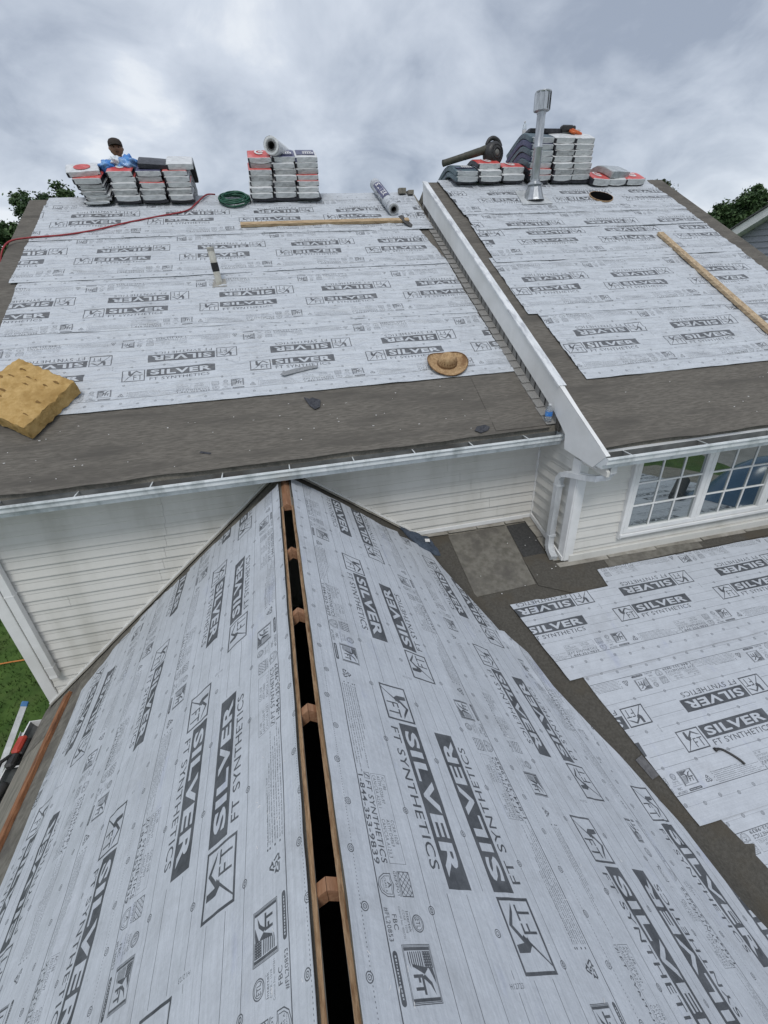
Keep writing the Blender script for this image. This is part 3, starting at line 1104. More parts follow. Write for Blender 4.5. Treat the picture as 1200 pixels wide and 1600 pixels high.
# stepped shingle ends along the foot of the white rake board
for i in range(36):
    e = 2.80 + i * .1285
    m = MB()
    x0 = 2.565 + .012 * noise.noise(Vector((i * 1.7, 0, 0)))
    dz = .012
    # an L of shingle: one leg on the roof, the other turned up behind the rake board
    n_ = (ml(0, 1, 1) - ml(0, 1, 0)).normalized()
    for_e = []
    for ee, hh in ((e, .015 + dz), (e + .145, .015)):
        zup = .165 + .01 * noise.noise(Vector((i * 2.3, 1, 0)))
        for_e.append([ml(x0, ee, hh), ml(2.663, ee, hh), ml(2.663, ee, hh) + Vector((0, 0, zup)), ml(2.668, ee, hh) + Vector((0, 0, zup)), ml(2.668, ee, hh - .006), ml(x0, ee, hh - .006)])
    A, B_ = for_e
    m.add(A + B_, [tuple(range(6)), tuple(range(6, 12))[::-1]] + [(k, 6 + k, 6 + (k + 1) % 6, (k + 1) % 6) for k in range(6)])
    o = m.build('step_shingle', M['grit_pale'], roof_main)

# white rake board between the two roofs, with its boxed lower end
XF = 2.655
m = MB()


def zrr(y):
    return (D_RR + sM * y) / cM


def zml(y):
    return (D_ML + sM * y) / cM


yt, yb = rr(0, 7.87).y, 3.10
poly = [(3.25, -1.665), (yb, zrr(yb) + .018)]
poly += [(yt, zrr(yt) + .018), (yt, zml(yt) + .12)]
poly += [(3.95, zml(3.95) + .12), (3.72, -1.50), (3.70, -1.645)]
m.prism([(XF, y, z) for y, z in poly], (.042, 0, 0))
o = m.build('rake_board', M['trim'], roof_wing)
o['label'] = 'white rake board stepping between the left roof and the higher right roof'
m = MB()
ya_, yb_2 = 3.86, yt
m.prism([(2.672, ya_, zml(ya_) - .02), (2.672, ya_, zml(ya_) + .18), (2.672, yb_2, zml(yb_2) + .18), (2.672, yb_2, zml(yb_2) - .02)], (.02, 0, 0))
m.build('base_flashing', M['felt'], roof_wing)
m = MB()
m.prism([rr(XF - .004, 2.98, .020), rr(2.735, 2.985, .012), rr(2.725, 7.87, .012), rr(XF - .004, 7.87, .020)], (rr(0, 0, 1) - rr(0, 0, 0)) * .006)
m.prism([rr(XF - .010, 2.98, .004), rr(XF - .010, 7.87, .004), rr(XF - .010, 7.87, .024), rr(XF - .010, 2.98, .024)], (.006, 0, 0))
o = m.build('rake_flashing', M['metal_white'], roof_wing)
o['label'] = 'smudged white metal flashing folded over the rake board'
m = MB()
pts = [(XF, 2.16), (2.665, 2.16), (2.69, 2.45), (2.705, 2.974), (XF, 2.974)]
m.prism([rr(a, b, .014) for a, b in pts], (rr(0, 0, 1) - rr(0, 0, 0)) * .005)
o = m.build('rake_cap', M['trim'], roof_wing)

# ridge ends: exposed boards at the junction of both ridges
m = MB()
m.box(ml(2.45, 8.30, .07), (.12, .10, .08), bev=.004)
m.box(ml(2.58, 8.26, .06), (.09, .16, .06), bev=.004)
m.build('ridge_block', M['deck_wood'], roof_main)

# --- gutters
GP = [(0, 0), (-.022, .0), (-.026, -.012), (-.010, -.030), (-.012, -.060), (.030, -.085), (.035, -.118), (.128, -.118), (.128, -.004),
      (.122, -.004), (.122, -.112), (.040, -.112), (.036, -.082), (-.006, -.057), (-.004, -.032), (-.016, -.010), (-.014, -.006), (0, -.006)]


def gutter(x0, x1, y, z, label, brackets):
    m = MB()
    prof = [(x0, y + a, z + b) for a, b in GP]
    n = len(prof)
    A = prof
    B_ = [(x1, q, r) for _, q, r in prof]
    F, mi = [], []
    for i in range(n):
        j = (i + 1) % n
        F.append((i, j, n + j, n + i))
        mi.append(1 if 9 <= i <= 14 else 0)
    m.add(list(A) + list(B_), F, mi)
    for x in (x0, x1 - .004):
        m.prism([(x, y + a, z + b) for a, b in ((-.024, -.002), (-.010, -.060), (.032, -.085), (.036, -.117), (.127, -.117), (.127, -.004))], (.004, 0, 0), 0)
    o = m.build('gutter', [M['gutter_out'], M['gutter_in']], house)
    o['label'] = label
    for x in brackets:
        b = MB()
        b.prism([(x - .005, y - .010, z - .004), (x - .005, y + .120, z - .002), (x - .005, y + .120, z - .008), (x - .005, y - .010, z - .010)], (.010, 0, 0))
        b.build('gutter_bracket', M['gutter_out'], o)
    return o


gutter(-3.16, 2.70, 3.80, -1.53, 'long white gutter along the left main eave', [-2.95 + .585 * i for i in range(10)])
gutter(2.66, 7.1, 3.10, -1.522, 'white gutter above the grid windows', [2.92 + .80 * i for i in range(6)])


# fascia and soffit
def slab(name, c, s, mat, parent=None, label=None, bev=0.0):
    m = MB()
    m.box(c, s, bev=bev)
    o = m.build(name, mat, parent or house)
    if label:
        o['label'] = label
    return o


slab('fascia', (-.215, 3.942, -1.595), (5.81, .022, .17), M['trim'])
slab('soffit', (-.215, (3.955 + YW) / 2, -1.690), (5.81, YW - 3.955, .016), M['trim'])
slab('fascia', (4.90, 3.242, -1.59), (4.38, .022, .17), M['trim'])
slab('soffit', (4.90, (3.255 + YR) / 2, -1.690), (4.38, YR - 3.255, .016), M['trim'])

# --- walls with lapped siding, each course a plank
wall_left = slab('wall', (-.12, YW + .06, (-1.70 + GROUND) / 2), (5.66, .10, -1.70 - GROUND), M['siding'], label='shaded cream wall under the left gutter')
wall_side = slab('wall', (XS + .07, (YR + YW) / 2 + .03, -2.3), (.10, YW - YR + .04, 1.22), M['siding'], label='narrow cream side wall of the right wing')
wall_wing = slab('wall', (XS + 2.19, YR + .07, -2.3), (4.36, .10, 1.22), M['siding'], label='cream wall with grid windows on the right wing')

m = MB()
m.prism([(2.715, YR + .01, -1.70), (2.715, 9.0, -1.70), (2.715, 9.0, zrr(8.23) - .16), (2.715, 8.23, zrr(8.23) - .16), (2.715, YR + .01, zrr(YR) - .15)], (.06, 0, 0))
m.prism([(2.715, 3.12, zrr(3.12) - .16), (2.715, YR + .012, zrr(YR) - .15), (2.715, YR + .012, -1.72), (2.715, 3.12, -1.72)], (.03, 0, 0))
o = m.build('gable_wall', M['siding'], house)

EXPO = .1285


def siding(parent, p0, dx, length, nrm, z_top, z_bot, cut=None):
    """lapped planks along direction dx from p0; each leans out at its foot"""
    k = 0
    z = z_top
    while z > z_bot:
        zl = z - EXPO
        for (a0, a1) in (cut(z) if cut else [(0, length)]):
            m = MB()
            if a1 - a0 < .03:
                continue
            A = Vector(p0) + dx * a0
            B_ = Vector(p0) + dx * a1
            prof = [(.0015, z), (.010, z - .052), (.0055, z - .060), (.0195, zl + .003), (.0195, zl - .004), (.004, zl - .004), (.001, z)]
            V = [Vector((A.x, A.y, 0)) + nrm * q + Vector((0, 0, zz)) for q, zz in prof] + [Vector((B_.x, B_.y, 0)) + nrm * q + Vector((0, 0, zz)) for q, zz in prof]
            n = len(prof)
            m.add(V, [tuple(range(n)), tuple(range(n, 2 * n))[::-1]] + [(i, n + i, n + (i + 1) % n, (i + 1) % n) for i in range(n)])
            m.build('siding_plank', M['siding'], parent)
        z = zl
        k += 1


def left_cut(z):
    segs = []
    s0, s1 = -2.90, XS + .02
    vv = (HR - z) / SG
    xl, xrt = XR - (HR - z) / TNL, XR + vv * CG
    segs.append((s0, xl + .10))
    segs.append((xrt - .10, s1) if z > ZLW - .16 else (0, 0))
    out = []
    for a, b in segs:
        if b - a > 1.6:
            c = a + (b - a) * (.28 + .5 * ((z * 7.31) % 1))
            out += [(a, c - .0012), (c + .0012, b)]
        else:
            out.append((a, b))
    return out


siding(wall_left, (0, YW + .008, 0), Vector((1, 0, 0)), 5.6, Vector((0, -1, 0)), -1.70, -4.50, left_cut)
siding(wall_side, (XS + .018, YW + .008, 0), Vector((0, -1, 0)), YW - YR - .02, Vector((-1, 0, 0)), -1.70, -2.88)
WX0, WX1 = 3.335, 6.25                   # window unit outer frame
WZ0, WZ1 = -2.652, -1.70


def wing_cut(z):
    if z > WZ0 + .03:
        return [(.06, WX0 - XS + .01), (WX1 - XS - .01, 4.35)]
    return [(.06, 4.35)]


siding(wall_wing, (XS, YR + .018, 0), Vector((1, 0, 0)), 4.3, Vector((0, -1, 0)), -1.70, -2.83, wing_cut)

# corner posts and channels
m = MB()
m.box((XS + .045, YR - .004, -2.275), (.10, .020, 1.16), bev=.004)
m.box((XS - .006, YR + .046, -2.275), (.020, .10, 1.16), bev=.004)
m.build('corner_post', M['trim'], wall_wing)
m = MB()
m.box((XS + .002, YW - .008, -2.215), (.022, .022, 1.01), bev=.003)
m.build('corner_channel', M['trim'], wall_side)
m = MB()
m.box((-2.965, YW - .004, -3.9), (.115, .030, 4.4), bev=.004)
m.box((-3.018, YW + .05, -3.9), (.020, .115, 4.4), bev=.004)
m.build('corner_post', M['trim'], wall_left)
# trim boards where the wall meets the gable roof and the low roof
for s_, fr in ((-1, nl), (1, nr)):
    m = MB()
    v1 = 3.64 * K if s_ < 0 else 1.615 * K
    a, b = fr(0, .02, .012), fr(0, v1, .012)
    nn = fr(0, 0, 1) - fr(0, 0, 0)
    y1, y0 = YW - .004, YW - .030
    m.prism([(a.x, y0, a.z), (b.x, y0, b.z), (b.x + nn.x * .026, y0, b.z + nn.z * .026), (a.x + nn.x * .026, y0, a.z + nn.z * .026)], (0, y1 - y0, 0))
    o = m.build('wall_channel', M['trim'], wall_left)
    m = MB()
    pts = [(YW - .032, .03), (YW - .032, v1), (YW - .085, v1)]
    k_ = 14
    for i in range(k_ + 1):
        t = 1 - i / k_
        pts.append((YW - .078 + .014 * noise.noise(Vector((i * .9, s_ * 3, 0))), .03 + (v1 - .03) * t))
    o = None
    nn = fr(0, 0, 1) - fr(0, 0, 0)
    m.prism([fr(a_, b_, .020) for a_, b_ in pts], nn * .005)
    m.build('wall_flashing', M['flash_tan'], wall_left)
for i in range(4):
    x0, x1 = 1.28 + i * .355, 1.28 + (i + 1) * .355 - .004
    m = MB()
    nn = lo(0, 0, 1) - lo(0, 0, 0)
    ew = YW * cL + ZLW * sL
    m.prism([lo(x0, ew - .028, .016 + .003 * (i % 2)), lo(x1, ew - .028, .016 + .003 * (i % 2)), lo(x1 - .01, ew - .078, .018 + .003 * (i % 2)), lo(x0 + .005, ew - .070, .018 + .003 * (i % 2))], nn * .005)
    m.build('wall_flashing', M['flash_tan'], wall_left)
m = MB()
m.box(((1.26 + XS) / 2, YW - .016, ZLW + .035), (XS - 1.26, .02, .05), bev=.003)
m.build('wall_channel', M['trim'], wall_left)
ZR0 = (D_LO + sL * YR) / cL
for i in range(8):
    x0, x1 = XS - .09 + i * .61, XS - .09 + (i + 1) * .61 - .004
    m = MB()
    nn = lo(0, 0, 1) - lo(0, 0, 0)
    er = YR * cL + ZR0 * sL
    hz = .014 + .003 * (i % 2)
    m.prism([lo(x0, er - .006, hz), lo(x1, er - .006, hz), lo(x1 - .01, er - .075, hz + .003), lo(x0 + .01, er - .068 + .008 * (i % 3), hz + .003)], nn * .006)
    m.build('wall_flashing', M['flash_tan'], wall_wing)
m = MB()
m.box((XS + 2.2, YR - .012, ZR0 + .055), (4.30, .03, .085), bev=.004)
m.build('base_trim', M['siding'], wall_wing)
for i in range(4):
    y0 = YR + .02 + i * .18
    z0 = lambda y: (D_LO + sL * y) / cL
    m = MB()
    a = [(XS - .008, y0, z0(y0) + .018), (XS - .008, y0 + .176, z0(y0 + .176) + .018), (XS - .115, y0 + .17, z0(y0 + .17) + .024), (XS - .105 - .01 * (i % 2), y0 + .004, z0(y0) + .024)]
    m.prism(a, (0, 0, .006))
    m.build('wall_flashing', M['flash_tan'], wall_side)
m = MB()
m.prism([(XS - .006, YR, ZR0 + .03), (XS - .006, YW - .03, ZLW + .03), (XS - .006, YW - .03, ZLW + .075), (XS - .006, YR, ZR0 + .075)], (-.022, 0, 0))
m.build('wall_channel', M['trim'], wall_side)

# --- window units
def win_unit(x0, x1, idx):
    """one grid sash; x0..x1 glass"""
    m = MB()
    yf = YR - .012
    zb, zt = -2.565, -1.780
    fw = .055
    m.box(((x0 + x1) / 2, yf, zb - fw / 2), (x1 - x0 + 2 * fw, .05, fw), bev=.005)
    m.box(((x0 + x1) / 2, yf, zt + fw / 2), (x1 - x0 + 2 * fw, .05, fw), bev=.005)
    for x in (x0 - fw / 2, x1 + fw / 2):
        m.box((x, yf, (zb + zt) / 2), (fw, .05, zt - zb + .002), bev=.005)
    o = m.build('window', M['trim'], house)
    o['label'] = ('left grid window nearest the downspout', 'middle grid window', 'right grid window at the picture edge')[idx]
    cols = [x0 + (x1 - x0) * k / 3 for k in range(4)]
    rows = [zb + (zt - zb) * k / 3 for k in range(4)]
    for i in range(3):
        for j in range(3):
            p = MB()
            p.box(((cols[i] + cols[i + 1]) / 2, YR - .004, (rows[j] + rows[j + 1]) / 2), (cols[1] - cols[0] - .004, .006, rows[1] - rows[0] - .004))
            p.build('pane', M['window'], o)
    for k in (1, 2):
        p = MB()
        p.box((cols[k], YR - .012, (zb + zt) / 2), (.018, .012, zt - zb - .002), bev=.003)
        p.build('muntin', M['trim'], o)
        p = MB()
        p.box(((x0 + x1) / 2, YR - .0125, rows[k]), (x1 - x0 - .002, .012, .018), bev=.003)
        p.build('muntin', M['trim'], o)
    return o


win_unit(3.410, 4.205, 0)
win_unit(4.318, 5.113, 1)
win_unit(5.226, 6.021, 2)
m = MB()
m.box((3.338, YR - .006, -2.205), (.035, .06, .96), bev=.004)
m.box((6.098, YR - .006, -2.205), (.035, .06, .96), bev=.004)
m.box((4.718, YR - .012, -2.642), (2.79, .075, .036), bev=.004)
m.box((4.718, YR - .006, -1.703), (2.79, .06, .034), bev=.004)
m.build('window_casing', M['trim'], house)

# --- downspout
def boxduct(m, path, w, d, sides, ribs=True):
    prof = [(-w / 2, -d / 2), (-w / 4, -d / 2 - .0), (-w / 4 + .006, -d / 2 + .005), (w / 4 - .006, -d / 2 + .005), (w / 4, -d / 2), (w / 2, -d / 2),
            (w / 2, d / 2), (-w / 2, d / 2)]
    path = [Vector(p) for p in path]
    side, up = [], []
    for i, p in enumerate(path):
        t = (path[min(i + 1, len(path) - 1)] - path[max(i - 1, 0)]).normalized()
        s_ = Vector(sides)
        s_ = (s_ - t * s_.dot(t)).normalized()
        side.append(s_)
        up.append(t.cross(s_))
    m.sweep(path, prof, side, up)


m = MB()
A = [Vector((2.80, 3.17, -1.64)), Vector((2.80, 3.17, -1.70)), Vector((2.79, 3.20, -1.765)), Vector((2.75, 3.27, -1.80)), Vector((2.72, 3.35, -1.82)),
     Vector((2.655, 3.56, -1.86)), Vector((2.635, 3.625, -1.885)), Vector((2.628, 3.655, -1.94)), Vector((2.628, 3.66, -2.0))]
A += [Vector((2.628, 3.66, z)) for z in (-2.2, -2.4, -2.6, -2.70)]
A += [Vector((2.627, 3.652, -2.745)), Vector((2.622, 3.62, -2.785)), Vector((2.615, 3.57, -2.81)), Vector((2.605, 3.51, -2.825))]
boxduct(m, A, .075, .052, (1, .15, 0))
down = m.build('downspout', M['downspout'], house)
down['label'] = 'silver elbowed downspout running down beside the wing corner'
# folds on the elbows, straps
m = MB()
for i, k in enumerate((1, 2, 3)):
    p = A[k]
    t = (A[k + 1] - A[k - 1]).normalized()
    s_ = Vector((1, .2, 0))
    s_ = (s_ - t * s_.dot(t)).normalized()
    u_ = t.cross(s_)
    m.box(p, (.083, .060, .010), (s_, u_, t))
for k in (13, 14):
    p = A[k]
    t = (A[k + 1] - A[k - 1]).normalized()
    s_ = Vector((1, .2, 0))
    s_ = (s_ - t * s_.dot(t)).normalized()
    u_ = t.cross(s_)
    m.box(p, (.083, .060, .010), (s_, u_, t))
for z in (-2.02, -2.62):
    m.box((2.632, 3.66, z), (.088, .066, .022))
m.build('elbow_fold', M['downspout'], down)

m = MB()
boxduct(m, [Vector((-2.812, YW - .052, z)) for z in (-1.70, -2.4, -3.1, -3.66)] + [Vector((-2.810, YW - .060, -3.70))], .075, .062, (1, 0, 0))
dsp = m.build('downspout', M['trim'], house)
dsp['label'] = 'white square downspout at the far left wall corner'
for z in (-2.6, -3.55):
    m = MB()
    m.box((-2.812, YW - .050, z), (.086, .070, .022), bev=.003)
    m.build('pipe_strap', M['trim'], dsp)
m = MB()

# --- near gable roof
gable = empty('gable_roof', (XR, 1.5, HR - 1.0))
gable.parent = house
gable.location = WORLD_LOC['gable_roof'] - WORLD_LOC['house']
gable['label'] = 'near gable roof with an open ridge slot, wrapped in printed sheets'
SLOT = .052
Y0, YS = -1.6, 3.45
DT = .012
V_EAVE = 3.76 * K
for s_, fr in ((-1, nl), (1, nr)):
    m = MB()
    nn = fr(0, 0, 1) - fr(0, 0, 0)
    vend = V_EAVE if s_ < 0 else 3.5
    m.prism([fr(Y0, SLOT, -DT), fr(YW, SLOT, -DT), fr(YW, vend, -DT), fr(Y0, vend, -DT)], nn * DT)
    m.build('roof_deck', M['deck_wood'], gable)
    # bright sawn edge of the sheathing along the slot: two plies proud of each other
    m = MB()
    pts = []
    n = 60
    for i in range(n + 1):
        y = Y0 + (YS - Y0) * i / n
        pts.append((y, SLOT - .0095 + .005 * noise.noise(Vector((y * 5, s_, 0)))))
    pts += [(YS, SLOT + .012), (Y0, SLOT + .012)]
    top = [fr(y, v, .0015) for y, v in pts]
    bot = [Vector((p.x, p.y, p.z - .021)) for p in top]
    k = len(top)
    m.add(top + bot, [tuple(range(k)), tuple(range(k, 2 * k))[::-1]] + [(i, k + i, k + (i + 1) % k, (i + 1) % k) for i in range(k)])
    m.build('deck_edge', M['osb_edge'], gable)
# closed wooden ridge piece nearest the wall
m = MB()
m.prism([(XR - .046, YS, HR - .048), (XR, YS, HR - .012), (XR + .046, YS, HR - .048), (XR + .046, YS, HR - .075), (XR - .046, YS, HR - .075)], (0, YW - .03 - YS, 0))
m.build('ridge_board', M['rafter'], gable)
# rafters in pairs, meeting under the slot
for y in [q * K for q in (2.628, 1.983, 1.338, .693, .048, -.6)]:
    for s_, fr in ((-1, nl), (1, nr)):
        m = MB()
        a0 = Vector((XR + s_ * .0008, y - .019, HR - .022))
        poly = []
        v1 = 3.0 if s_ < 0 else 2.2
        p = fr(y - .019, v1, -DT - .006)
        q = fr(y - .019, v1, -DT - .006 - .055)
        a = fr(y - .019, .02, -DT - .006)
        poly = [(a0.x, y - .019, a.z + .012), (p.x, y - .019, p.z), (q.x, y - .019, q.z), (a0.x, y - .019, a.z - .06)]
        m.prism(poly, (0, .038, 0))
        m.build('rafter', M['rafter'], gable)
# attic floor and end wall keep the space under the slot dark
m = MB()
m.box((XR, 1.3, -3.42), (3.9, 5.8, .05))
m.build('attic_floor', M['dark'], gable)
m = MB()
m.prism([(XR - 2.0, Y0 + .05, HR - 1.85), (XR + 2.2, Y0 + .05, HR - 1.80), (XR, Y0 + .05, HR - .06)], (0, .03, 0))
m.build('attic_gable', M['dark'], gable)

# felt beside the wall and along the left eave
NS = M['sheet_near']


def fr_sw(fr):
    return lambda u, v, h=0.0: fr(u, v, h)


strip(nr, [(3.62, SLOT + .004), (YW - .03, SLOT + .004), (YW - .03, 1.70), (3.62, 1.83)], .006, M['felt_dark'], gable)
strip(nl, [(3.60, SLOT + .004), (YW - .03, SLOT + .004), (YW - .03, 3.75 * K), (3.60, 3.75 * K)], .006, M['felt_pale'], gable)
strip(nl, [(Y0, 2.60 * K), (3.598, 2.60 * K), (3.598, 3.30 * K), (Y0, 3.30 * K)], .006, M['felt_pale'], gable)

Lk = .66 * K / .667


def cutl(y):      # end of the left sheets by the wall as a function of v
    pass


def yl_top(v):
    pts = [(0, 3.71), (.24, 3.72), (.78, 3.81), (1.27, 3.83), (1.97, 3.90), (2.46, 3.80), (2.91, 3.62), (3.3, 3.3)]
    v = v / K
    for (a, ya), (b, yb_) in zip(pts, pts[1:]):
        if v <= b:
            return K * (ya + (yb_ - ya) * (v - a) / (b - a)) + .012 * noise.noise(Vector((v * 9, 1, 2)))
    return K * 2.9


def yr_top(v):
    pts = [(0, 3.80), (.5, 3.82), (1.07, 3.74), (1.34, 3.80), (1.6, 3.99), (1.7, 3.5), (1.8, 3.3)]
    v = v / K
    for (a, ya), (b, yb_) in zip(pts, pts[1:]):
        if v <= b:
            return K * (ya + (yb_ - ya) * (v - a) / (b - a))
    return K * 3.3


# left slope: three lapped sheets (upper one on top)
Ln = .69 * K / .667
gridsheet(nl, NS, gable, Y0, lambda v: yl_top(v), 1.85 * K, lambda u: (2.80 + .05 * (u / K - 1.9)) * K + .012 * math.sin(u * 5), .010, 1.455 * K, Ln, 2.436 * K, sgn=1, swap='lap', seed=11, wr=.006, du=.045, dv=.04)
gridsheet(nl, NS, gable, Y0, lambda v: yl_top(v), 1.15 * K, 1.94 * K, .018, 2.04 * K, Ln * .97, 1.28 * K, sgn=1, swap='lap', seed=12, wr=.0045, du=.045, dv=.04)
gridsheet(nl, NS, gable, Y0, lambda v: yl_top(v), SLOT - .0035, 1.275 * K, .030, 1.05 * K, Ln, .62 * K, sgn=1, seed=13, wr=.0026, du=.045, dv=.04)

EDGE = [(-1.6, 3.0), (.3, 2.86), (.513, 2.75), (.766, 2.66), (1.076, 2.642), (1.352, 2.566), (1.549, 2.497), (1.825, 2.345), (2.067, 2.236), (2.425, 2.20), (2.569, 2.066),
        (2.931, 1.927), (3.425, 1.721), (3.998, 1.609), (4.2, 1.6)]


def edge_v(y):
    y /= K
    for (a, va), (b, vb) in zip(EDGE, EDGE[1:]):
        if y <= b:
            return K * (va + (vb - va) * (y - a) / (b - a)) + .008 * noise.noise(Vector((y * 4, 0, 5)))
    return K * 1.6


# curled outer edge: the lowest sheet lifts a little off the valley
def lift(u, v):
    d = edge_v(u) - v
    return .035 * max(0.0, 1 - d / .30) ** 2


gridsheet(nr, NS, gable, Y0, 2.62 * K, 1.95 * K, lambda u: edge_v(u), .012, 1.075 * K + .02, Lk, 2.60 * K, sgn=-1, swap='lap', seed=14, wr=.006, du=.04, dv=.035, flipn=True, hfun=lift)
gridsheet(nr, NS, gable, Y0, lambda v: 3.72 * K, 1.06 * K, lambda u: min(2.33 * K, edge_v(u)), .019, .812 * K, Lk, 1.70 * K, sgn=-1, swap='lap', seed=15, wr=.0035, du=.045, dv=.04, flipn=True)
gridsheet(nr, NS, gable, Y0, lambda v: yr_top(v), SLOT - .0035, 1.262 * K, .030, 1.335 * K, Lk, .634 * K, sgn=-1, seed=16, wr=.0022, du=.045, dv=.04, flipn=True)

m = MB()
rst = random.Random(77)
for k in range(130):
    fr = nr if k % 2 else nl
    y, v, a = rst.uniform(.1, 3.2), (rst.uniform(.08, .3) if k % 3 else rst.uniform(.3, 2.0)), rst.uniform(0, 6.28)
    p, nn = fr(y, v, .0305), fr(0, 0, 1) - fr(0, 0, 0)
    d1 = (fr(math.cos(a), 1 + math.sin(a)) - fr(0, 1)).normalized()
    m.box(p, (rst.uniform(.010, .016), .0016, .0016), (d1, nn.cross(d1), nn))
tag(m.build('staples', M['wrap_white'], gable), kind='stuff')

# left eave: gutter beyond the deck
m = MB()
gx, gz = nl(0, V_EAVE).x, nl(0, V_EAVE).z - .02
prof = [(0, 0), (-.135, 0), (-.135, -.008), (-.122, -.060), (-.09, -.112), (0, -.112), (0, -.106), (-.086, -.106), (-.116, -.058), (-.128, -.008), (-.006, -.008)]
prof = [(.0, -.015), (.0, -.118), (-.088, -.118), (-.120, -.062), (-.142, -.004), (-.142, .004), (-.128, .004), (-.114, -.058), (-.084, -.110), (-.006, -.110), (-.006, -.015)]
n = len(prof)
ye = 3.93 * K
A = [(gx + a, Y0, gz + b) for a, b in prof]
B_ = [(gx + a, ye, gz + b) for a, b in prof]
m.add(A + B_, [(i, (i + 1) % n, n + (i + 1) % n, n + i) for i in range(n)], [1 if 6 <= i <= 9 else 0 for i in range(n)])
m.prism([(gx + a, ye, gz + b) for a, b in ((0, -.01), (0, -.118), (-.088, -.118), (-.120, -.062), (-.142, .004))], (0, .006, 0), 0)
g2 = m.build('gutter', [M['trim'], M['gutter_in']], house)
g2['label'] = 'short white gutter at the low left eave of the near gable'
for i in range(8):
    y = ye - .55 - i * .6
    b = MB()
    b.box((gx - .070, y, gz - .001), (.140, .014, .006))
    b.build('gutter_bracket', M['trim'], g2)

# --- low roof on the right, running into the valley
low = empty('low_roof', (4.5, 2.0, -3.2))
low.parent = house
low.location = WORLD_LOC['low_roof'] - WORLD_LOC['house']
low['label'] = 'low pitched roof under the windows with printed sheets beside the dark valley'
E_TOP = YW * cL + ZLW * sL
E_BOT = -1.05


def valley_x(e):
    p = lo(0, e)
    return XR + (HR - p.z) / .75


m = MB()
nn = lo(0, 0, 1) - lo(0, 0, 0)
ys_ = [E_BOT + (E_TOP - E_BOT) * i / 6 for i in range(7)]
m.prism([lo(valley_x(e) - .01, e, -.02) for e in ys_] + [lo(7.3, E_TOP, -.02), lo(7.3, E_BOT, -.02)], nn * .02)
m.build('roof_deck', M['deck_wood'], low)
m = MB()
m.box((5.0, lo(0, E_BOT).y + .3, -5.0), (4.3, .12, 2.3))
m.box((7.1, 1.9, -5.0), (.12, 3.6, 2.3))
m.build('porch_wall', M['siding'], low)
# dark valley felt folded across both slopes
def vstrip(e0, e1, wl_, wr_, h, mat, th=.005):
    m = MB()
    n = 24
    V, F = [], []
    for i in range(n + 1):
        e = e0 + (e1 - e0) * i / n
        p = lo(valley_x(e), e)
        vv = (p.x - XR) / CG
        a = nr(p.y, vv - wl_, h)
        b = nr(p.y, vv - .07, h)
        c = Vector((p.x, p.y, p.z + h + .012))
        d = lo(p.x + .07, e, h)
        f = lo(p.x + wr_ + .012 * noise.noise(Vector((e * 3, 0, 1))), e, h)
        V += [a, b, c, d, f]
    for i in range(n):
        for j in range(4):
            F.append((i * 5 + j, (i + 1) * 5 + j, (i + 1) * 5 + j + 1, i * 5 + j + 1))
    m.add(V, F)
    o = m.build('valley_felt', mat, low, smooth=True)
    o['label'] = 'long brown black felt strip lining the valley'
    return o


vstrip(E_BOT + .05, E_TOP - .03, .50, .34, .004, M['felt_dark'])
KL = lambda pts: [(a * K, b * K) for a, b in pts]
strip(low and lo, KL([(1.30, 3.20), (2.56, 3.20), (2.56, 2.50), (2.52, 2.35), (3.30, 2.37), (3.32, 2.60), (6.6, 2.62), (6.6, 2.0), (1.95, 1.95), (1.60, 2.60)]), .005, M['felt_dark'], low)
o = strip(lo, KL([(1.551, 3.193), (2.245, 3.205), (2.173, 2.366), (1.531, 2.348)]), .011, M['felt_pale'], low, 'felt_patch', label='paler worn rectangular felt patch at the wall')
o = strip(lo, KL([(2.250, 3.200), (2.50, 3.205), (2.47, 2.72), (2.22, 2.72)]), .010, M['felt_black'], low, 'felt_patch', label='near black felt patch below the downspout')
o = strip(lo, KL([(2.20, 2.715), (2.44, 2.72), (2.52, 2.55), (3.04, 2.575), (3.02, 2.40), (3.19, 2.20), (2.49, 2.17), (2.19, 2.34)]), .0155, M['felt_dark'], low, 'felt_patch', label='dark felt patch around the wing corner')
o = strip(lo, KL([(3.03, 2.585), (4.20, 2.60), (4.18, 2.41), (3.01, 2.39)]), .0205, M['felt_pale'], low, 'felt_patch', label='pale felt band below the first window')
o = strip(lo, KL([(4.10, 2.60), (6.5, 2.61), (6.5, 2.42), (4.10, 2.40)]), .0165, M['felt_dark'], low, 'felt_patch', label='dark felt band below the second window')
LL = .60 * K / .667
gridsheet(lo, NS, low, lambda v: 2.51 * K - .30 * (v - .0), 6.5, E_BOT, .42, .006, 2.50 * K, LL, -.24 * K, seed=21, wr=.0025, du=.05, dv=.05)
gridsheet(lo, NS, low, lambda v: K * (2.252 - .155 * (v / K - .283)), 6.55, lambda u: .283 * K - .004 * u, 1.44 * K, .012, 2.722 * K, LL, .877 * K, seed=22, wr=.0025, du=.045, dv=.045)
gridsheet(lo, NS, low, lambda v: K * (1.955 - .185 * (v / K - 1.373)), 6.6, lambda u: 1.37 * K + .012 * (u - 2), lambda u: (2.185 if u < 2.50 * K else (2.17 if u < 3.17 * K else 2.385)) * K, .024, 2.93 * K, LL, 1.976 * K, seed=23, wr=.0025, du=.045, dv=.045)

